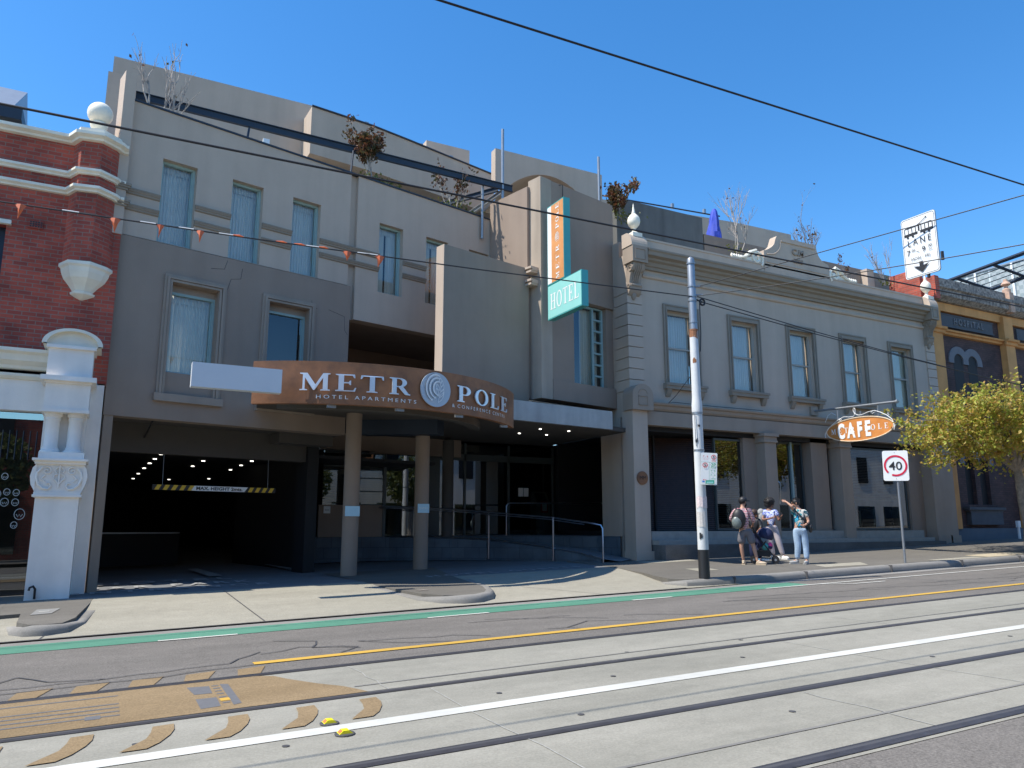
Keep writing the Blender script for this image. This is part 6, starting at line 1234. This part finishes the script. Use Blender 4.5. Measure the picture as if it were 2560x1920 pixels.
M['tanshoe'] = mat('tan_shoe', (.52, .42, .30), .7, .08); M['navy'] = mat('navy_cloth', (.012, .02, .07), .7, .1); M['greycap'] = mat('grey_cap', (.35, .35, .34), .8, .1); M['pink'] = mat('pink_plastic', (.75, .05, .22), .5, 0)
def person(name, X, label, J, skinm, hair, clothes):
    """J: joint name -> (x right, y away from the camera, z up); one continuous skinned body"""
    r_ = root(name, X @ Vector((0, 0, 0))); tag(r_, label, 'person', 'people on the footpath')
    order = ['pelvis', 'waist', 'chest', 'neck0', 'neck', 'head0', 'head', 'headtop', 'shL', 'elL', 'wrL', 'haL', 'shR', 'elR', 'wrR', 'haR', 'hiL', 'knL', 'anL', 'toL', 'hiR', 'knR', 'anR', 'toR', 'clL', 'clR', 'caL', 'caR']
    rad = dict(pelvis=(.13, .11), waist=(.115, .095), chest=(.14, .11), neck0=.075, neck=.05, head0=.062, head=.086, headtop=.07, shL=.056, elL=.036, wrL=.024, haL=.028, shR=.056, elR=.036, wrR=.024, haR=.028, hiL=.082, knL=.052, anL=.034, toL=.03, hiR=.082, knR=.052, anR=.034, toR=.03, clL=.07, clR=.07, caL=.052, caR=.052)
    V = [Vector(J[k]) if k in J else None for k in order]; ix = {k: i for i, k in enumerate(order)}
    def mid(a, b, t): return Vector(J[a]).lerp(Vector(J[b]), t)
    for s in 'LR':
        V[ix['cl'+s]] = mid('chest', 'sh'+s, .6)+Vector((0, 0, .02)); V[ix['ca'+s]] = mid('kn'+s, 'an'+s, .3)
    E_ = [('pelvis', 'waist'), ('waist', 'chest'), ('chest', 'neck0'), ('neck0', 'neck'), ('neck', 'head0'), ('head0', 'head'), ('head', 'headtop')]
    for s in 'LR': E_ += [('chest', 'cl'+s), ('cl'+s, 'sh'+s), ('sh'+s, 'el'+s), ('el'+s, 'wr'+s), ('wr'+s, 'ha'+s), ('pelvis', 'hi'+s), ('hi'+s, 'kn'+s), ('kn'+s, 'ca'+s), ('ca'+s, 'an'+s), ('an'+s, 'to'+s)]
    vs, fs = skin('b', V, [(ix[a], ix[c]) for a, c in E_], [rad[k] for k in order], None, None)
    b = MB(X); b.add(vs, fs)
    fd = Vector(J['face']).normalized(); hc = Vector(J['head']); up = Vector((0, 0, 1)); sd = fd.cross(up).normalized()
    # nose, ears, brow and eyes
    for p, q in ((hc+fd*.085+up*.0, (.012, .014, .022)), (hc+sd*.085, (.014, .016, .028)), (hc-sd*.085, (.014, .016, .028)), (hc+fd*.07-up*.055, (.03, .03, .022))): b.add(*ell(p, q, 8, 6))
    for s in 'LR':                                            # palm already grown; thumb and four unequal fingers curl from it
        h = Vector(J['ha'+s]); w = Vector(J['wr'+s]); d = (h-w).normalized(); a = d.orthogonal().normalized(); c = d.cross(a)
        for i, (o_, l_) in enumerate(((-.026, .062), (-.009, .072), (.009, .068), (.025, .052))):
            p = h+a*o_+d*.01; b.tube([p, p+d*l_*.45+c*.006, p+d*l_*.8+c*.02, p+d*l_+c*.034], [.009, .0085, .0075, .006], 6)
        p = h-a*.024-d*.012; b.tube([p, p-a*.022+d*.02, p-a*.03+d*.045+c*.012], [.011, .009, .007], 6)
    b.build('body', skinm, r_, True)
    b = MB(X)
    for s in (-1, 1): b.add(*ell(hc+fd*.082+sd*.03*s+up*.018, (.008, .008, .006), 6, 5))
    b.build('eyes', 'blk', r_, True)
    hair(r_, X, hc, fd, sd, up)
    for nm, chain, rr, m in clothes:
        pts = []; ed = []; rs = []; idx = {}
        def gp(k):
            if k in idx: return idx[k]
            if isinstance(k, tuple): p = mid(*k)
            else: p = V[ix[k]]
            idx[k] = len(pts); pts.append(p); rs.append(rr[k]); return idx[k]
        for a, c in chain: ed.append((gp(a), gp(c)))
        vs, fs = skin('c', pts, ed, rs, None, None); b = MB(X); b.add(vs, fs); b.build(nm, m, r_, True)
    return r_
def shoes(r_, X, J, m, nm='shoe', up=.0):
    for s in 'LR':
        a = Vector(J['an'+s]); t = Vector(J['to'+s]); d = (t-a); d.z = 0; d.normalize(); c = (a+t)/2; c.z = .045
        ang = atan2(d.y, d.x); XX = X @ Matrix.Translation((c.x, c.y, 0)) @ Matrix.Rotation(ang, 4, 'Z'); b = MB(XX)
        b.add(*ell((.005, 0, .045), (.135, .05, .043), 14, 8)); b.add(*ell((-.06, 0, .07), (.055, .043, .05), 12, 8)); b.box(-.12, -.045, 0, .13, .045, .022); b.build(nm, m, r_, True)
def frame_at(x, y):
    v = Vector((x, y, 0)).normalized(); return Matrix(((v.y, v.x, 0, x), (-v.x, v.y, 0, y), (0, 0, 1, zf(x, y)+.004), (0, 0, 0, 1)))
# -- man with backpack, seen from behind, weight on both legs, hands on the stroller
JA = dict(pelvis=(-.065, 0, .84), waist=(-.07, 0, 1.0), chest=(-.09, .0, 1.24), neck0=(-.10, .02, 1.38), neck=(-.095, .03, 1.44), head0=(-.085, .04, 1.49), head=(-.08, .05, 1.555), headtop=(-.08, .05, 1.60), face=(.75, .65, 0),
  shL=(-.27, .02, 1.345), elL=(-.40, .10, 1.13), wrL=(-.30, .34, 1.05), haL=(-.24, .40, 1.04), shR=(.07, .0, 1.325), elR=(.15, .03, 1.09), wrR=(.13, .22, .98), haR=(.12, .30, .96),
  hiL=(-.15, 0, .78), knL=(-.175, -.01, .45), anL=(-.14, .05, .09), toL=(-.12, .17, .045), hiR=(.03, 0, .78), knR=(.12, .02, .45), anR=(.19, .0, .09), toR=(.36, -.05, .045))
XA = frame_at(14.42, 14.6)
def hairA(r_, X, hc, fd, sd, up):
    b = MB(X); vs, fs = ell(hc+up*.03-fd*.012, (.102, .102, .1)); b.add(vs, fs); b.build('hair', 'hair', r_, True)
    b = MB(X); vs, fs = ell(hc+up*.045, (.108, .108, .092)); b.add([v if v[2] > hc.z+.015 else (v[0], v[1], hc.z+.015) for v in vs], fs); 
    c = hc+fd*.13+up*.03; b.add([c+sd*.075-fd*.06, c+sd*.06+fd*.045-up*.012, c-sd*.06+fd*.045-up*.012, c-sd*.075-fd*.06, c+sd*.075-fd*.06+up*.012, c+sd*.06+fd*.045, c-sd*.06+fd*.045, c-sd*.075-fd*.06+up*.012], [(0, 1, 2, 3), (4, 7, 6, 5), (0, 4, 5, 1), (1, 5, 6, 2), (2, 6, 7, 3)]); b.build('cap', 'blk', r_, True)
    b = MB(X); b.add(*ell(hc+fd*.055-up*.075, (.055, .05, .05), 10, 8)); b.build('beard', 'hair', r_, True)
tor = {'pelvis': (.165, .14), 'waist': (.15, .125), 'chest': (.165, .135), 'neck0': .09, 'clL': .095, 'clR': .095, 'shL': .082, 'shR': .082, ('shL', 'elL', .85): .065, ('shR', 'elR', .85): .065, 'elL': .056, 'elR': .056, ('elL', 'wrL', .4): .05, ('elR', 'wrR', .4): .05}
SH_ = [(('pelvis', 'hiL', .35), 'pelvis'), (('pelvis', 'hiR', .35), 'pelvis')]
tor[('pelvis', 'hiL', .35)] = tor[('pelvis', 'hiR', .35)] = .13
shirt_long = SH_+[('pelvis', 'waist'), ('waist', 'chest'), ('chest', 'neck0'), ('chest', 'clL'), ('chest', 'clR'), ('clL', 'shL'), ('clR', 'shR'), ('shL', 'elL'), ('shR', 'elR'), ('elL', ('elL', 'wrL', .4)), ('elR', ('elR', 'wrR', .4))]
shirt_short = SH_+[('pelvis', 'waist'), ('waist', 'chest'), ('chest', 'neck0'), ('chest', 'clL'), ('chest', 'clR'), ('clL', 'shL'), ('clR', 'shR'), ('shL', ('shL', 'elL', .6)), ('shR', ('shR', 'elR', .6))]
tor2 = dict(tor); tor2[('shL', 'elL', .6)] = .066; tor2[('shR', 'elR', .6)] = .066
def legs(f, r0=.105, r1=.08, r2=.06):
    ch = [('pelvis', ('pelvis', 'waist', .55))]; rr = {'pelvis': (.16, .135), 'hiL': r0, 'hiR': r0, ('pelvis', 'waist', .55): (.15, .125)}
    for s in 'LR':
        ch += [('pelvis', 'hi'+s)]
        if f <= 1: k = ('hi'+s, 'kn'+s, f); rr[k] = r0*.95; ch += [('hi'+s, k)]
        else: rr['kn'+s] = r1; rr['ca'+s] = r1*.95; k = ('kn'+s, 'an'+s, .95); rr[k] = r2; ch += [('hi'+s, 'kn'+s), ('kn'+s, 'ca'+s), ('ca'+s, k)]
    return ch, rr
lc, lr = legs(.85, .115)
PA = person('person', XA, 'man in dark cap, pink and black plaid shirt and grey shorts seen from behind', JA, 'skinA', hairA, [('shirt', shirt_long, tor, 'plaid'), ('shorts', lc, lr, 'shorts')]); shoes(PA, XA, JA, 'tanshoe')
BP = root('backpack', XA @ Vector((-.2, -.2, .95))); tag(BP, 'black and silver-grey backpack worn by the man in the plaid shirt', 'backpack')
b = MB(XA); vs, fs = ell((-.20, -.20, 1.13), (.17, .11, .25), 16, 12); b.add(vs, fs); b.build('bag', 'blk', BP, True)
b = MB(XA); vs, fs = ell((-.25, -.26, 1.04), (.125, .075, .16), 14, 10); b.add(vs, fs); b.build('front_pocket', mat('silver_grey_fabric', (.16, .19, .18), .35, .3, 14), BP, True)
for x in (-.26, .0): MB(XA).tube([(x, -.1, 1.36), (x, .0, 1.44), (x, .12, 1.36), (x, .12, 1.15)], .016, 6).build('strap', 'blk', BP)
# -- woman reading her phone
JB = dict(pelvis=(.02, 0, .86), waist=(.01, 0, 1.0), chest=(.0, .0, 1.20), neck0=(-.02, .0, 1.33), neck=(-.01, .0, 1.38), head0=(.01, -.01, 1.42), head=(.02, -.015, 1.475), headtop=(.0, 0, 1.53), face=(.85, -.45, -.35),
  shL=(-.17, .02, 1.28), elL=(-.20, -.13, 1.05), wrL=(.0, -.26, 1.09), haL=(.08, -.29, 1.12), shR=(.14, .0, 1.28), elR=(.22, -.05, 1.04), wrR=(.26, -.24, 1.10), haR=(.27, -.30, 1.14),
  hiL=(-.07, 0, .80), knL=(-.04, -.03, .45), anL=(.02, .0, .09), toL=(.12, -.03, .045), hiR=(.10, 0, .80), knR=(.18, -.02, .45), anR=(.27, .0, .09), toR=(.36, -.10, .045))
XB = frame_at(16.22, 15.55)
def hairB(r_, X, hc, fd, sd, up):
    b = MB(X); rg = random.Random(2)
    b.add(*ell(hc+up*.055-fd*.03, (.135, .135, .125), 18, 12)); b.add(*ell(hc-up*.03-fd*.06, (.115, .115, .10), 16, 10))
    for i in range(60): a, t = rg.uniform(0, 6.28), rg.uniform(.2, 1.6); p = hc+up*.055-fd*.03+Vector((.13*sin(t)*cos(a), .13*sin(t)*sin(a), .12*cos(t))); b.add(*ell(p, (.022, .022, .022), 6, 5))
    b.build('hair', 'hair', r_, True)
    b = MB(X); 
    for s in (-1, 1): b.tube([hc+fd*.093+sd*.032*s+up*.012+(sd*cos(a)+up*sin(a))*.02 for a in [2*pi*i/10 for i in range(11)]], .003, 4, cap=False)
    b.build('glasses', 'blk', r_)
lc2, lr2 = legs(2, .10, .085, .065)
PB = person('person', XB, 'woman with dark afro hair, blue floral top and pale trousers reading her phone', JB, 'skinB', hairB, [('top', shirt_short, {**tor2, 'pelvis': (.175, .15)}, 'floral'), ('trousers', lc2, lr2, 'pinkp')]); shoes(PB, XB, JB, 'white')
b = MB(XB); b.box(.235, -.33, 1.11, .305, -.32, 1.25, X=Matrix.Translation((0, 0, 0))); o = b.build('phone', 'blk', org=XB @ Vector((.27, -.32, 1.11))); tag(o, 'dark mobile phone held by the woman in the floral top', 'phone')
b = MB(XB); b.add(*ell((-.24, -.02, 1.24), (.10, .07, .12), 12, 8)); b.add(*ell((-.22, -.06, 1.12), (.09, .05, .14), 12, 8)); o = b.build('cloth_carrier', 'greycap', smooth=True); tag(o, 'grey cloth sling over the shoulder of the woman in the floral top', 'sling')
# -- man shading his eyes
JC = dict(pelvis=(.02, 0, .84), waist=(.03, 0, 1.0), chest=(.03, .0, 1.22), neck0=(.02, .0, 1.35), neck=(.0, .0, 1.40), head0=(-.03, .0, 1.44), head=(-.05, .0, 1.50), headtop=(-.05, 0, 1.545), face=(-.9, -.3, .15),
  shR=(.17, .0, 1.29), elR=(.24, -.04, 1.05), wrR=(.16, -.20, .96), haR=(.10, -.24, .95), shL=(-.10, .03, 1.30), elL=(-.13, -.22, 1.42), wrL=(-.25, -.14, 1.535), haL=(-.30, -.10, 1.55),
  hiL=(-.07, 0, .78), knL=(-.05, -.02, .44), anL=(-.09, .0, .09), toL=(-.22, -.06, .045), hiR=(.11, 0, .78), knR=(.13, .02, .44), anR=(.14, .0, .09), toR=(.10, -.12, .045))
XC = frame_at(15.62, 14.05)
def hairC(r_, X, hc, fd, sd, up):
    b = MB(X); b.add(*ell(hc+up*.035-fd*.02, (.10, .10, .095))); rg = random.Random(1)
    for i in range(40): a, t = rg.uniform(0, 6.28), rg.uniform(0, 1.2); p = hc+up*.035-fd*.02+Vector((.1*sin(t)*cos(a), .1*sin(t)*sin(a), .095*cos(t))); b.tube([p, p+Vector((rg.gauss(0, .01), rg.gauss(0, .01), .03))], [.01, .003], 4)
    b.build('hair', 'hair', r_, True)
PC = person('person', XC, 'man in teal patterned shirt and pale jeans shading his eyes with a raised arm', JC, 'skinA', hairC, [('shirt', shirt_short, {**tor2, 'pelvis': (.175, .15), 'waist': (.17, .15)}, 'camo'), ('jeans', lc2, {**lr2, 'hiL': .11, 'hiR': .11}, 'jean')]); shoes(PC, XC, JC, 'greycap')
b = MB(XC); b.tube([(-.09, -.13, 1.36), (.05, -.17, 1.2), (.2, -.15, 1.0), (.26, -.05, .9), (.2, .14, 1.05), (.0, .15, 1.3), (-.09, .05, 1.38), (-.09, -.13, 1.36)], .018, 6); b.add(*ell((.27, -.02, .88), (.06, .1, .11), 12, 8)); o = b.build('shoulder_bag', 'blk', smooth=True); tag(o, 'black shoulder bag slung across the man in the teal shirt', 'bag')
# -- shorter person behind the stroller
JD = dict(pelvis=(.0, 0, .70), waist=(.0, 0, .83), chest=(.0, .0, 1.0), neck0=(.0, .0, 1.11), neck=(.0, .0, 1.15), head0=(.02, -.01, 1.18), head=(.03, -.02, 1.235), headtop=(.02, 0, 1.28), face=(.7, -.7, -.2),
  shL=(-.14, .0, 1.06), elL=(-.17, -.05, .86), wrL=(-.12, -.15, .74), haL=(-.1, -.19, .72), shR=(.13, .0, 1.06), elR=(.17, -.08, .88), wrR=(.12, -.2, .82), haR=(.09, -.24, .81),
  hiL=(-.07, 0, .65), knL=(-.08, -.02, .37), anL=(-.08, .0, .08), toL=(-.05, -.12, .045), hiR=(.07, 0, .65), knR=(.08, -.02, .37), anR=(.09, .0, .08), toR=(.16, -.1, .045))
XD = frame_at(15.15, 15.1)
def hairD(r_, X, hc, fd, sd, up):
    b = MB(X); b.add(*ell(hc+up*.025-fd*.025, (.098, .098, .098))); b.add(*ell(hc-up*.04-fd*.07, (.06, .06, .08))); b.build('hair', mat('brown_hair', (.05, .025, .015), .6, .2, 30), r_, True)
    b = MB(X); b.tube([hc+fd*.09+sd*.07+up*.015, hc+fd*.1+up*.015, hc+fd*.09-sd*.07+up*.015], .016, 6); b.build('sunglasses', 'blk', r_, True)
PD = person('person', XD, 'shorter person with brown hair and dark clothes standing behind the stroller', JD, 'skinB', hairD, [('shirt', shirt_long, {**tor, 'pelvis': (.14, .12), 'waist': (.13, .11), 'chest': (.14, .12)}, 'blk'), ('trousers', lc2, {**lr2, 'hiL': .085, 'hiR': .085, 'pelvis': (.13, .11)}, 'navy')]); shoes(PD, XD, JD, mat('blue_shoe', (.08, .28, .50), .6, .1))
# -- stroller
XS = frame_at(15.0, 14.75)
ST = root('stroller', XS @ Vector((0, 0, 0))); tag(ST, 'black folding stroller with a navy hood between the man with the backpack and the woman', 'stroller')
for y in (-.17, .17):
    MB(XS).tube([(-.26, y, .98), (-.2, y, .92), (.02, y, .55), (.32, y, .14)], .014, 8).build('frame', 'blk', ST, True); MB(XS).tube([(.12, y, .55), (-.05, y, .35), (-.18, y, .12)], .013, 8).build('frame', 'blk', ST, True)
MB(XS).tube([(-.26, -.17, .98), (-.27, 0, 1.0), (-.26, .17, .98)], .018, 8).build('handle', 'blk', ST, True)
b = MB(XS); vs, fs = ell((.12, 0, .70), (.20, .19, .20), 16, 12); b.add([(x, y, max(z, .62-.3*(x-.1))) for x, y, z in vs], fs); b.build('hood', 'navy', ST, True)
b = MB(XS); b.prism([(-.02, .42), (.25, .36), (.28, .42), (.04, .48), (-.02, .75), (-.06, .74)], -.15, .15, 'y'); b.build('seat', 'navy', ST)
b = MB(XS); b.prism([(-.12, .2), (.2, .16), (.22, .3), (-.14, .33)], -.15, .15, 'y'); b.build('basket', 'blk', ST)
MB(XS).box(.0, -.2, .08, .18, -.12, .12).build('footrest', 'white', ST); b = MB(XS); b.add(*ell((.22, -.1, .44), (.06, .05, .09), 10, 8)); b.build('pink_toy', 'pink', ST, True); b = MB(XS); b.add(*ell((.1, -.12, .42), (.09, .05, .09), 10, 8)); b.build('teal_blanket', 'tealp', ST, True)
for x, y in ((.33, -.17), (.33, .17), (-.19, -.18), (-.19, .18)):
    b = MB(XS @ Matrix.Translation((x, y, .095)) @ Matrix.Rotation(radians(90), 4, 'X')); b.lathe([(.07, -.02), (.092, -.018), (.095, 0), (.092, .018), (.07, .02)], 0, 0, 18); w_ = b.build('wheel', 'blk', ST, True); b = MB(XS @ Matrix.Translation((x, y, .095)) @ Matrix.Rotation(radians(90), 4, 'X')); b.lathe([(.03, -.026), (.03, .026)], 0, 0, 10); b.build('hub', 'galv', w_)
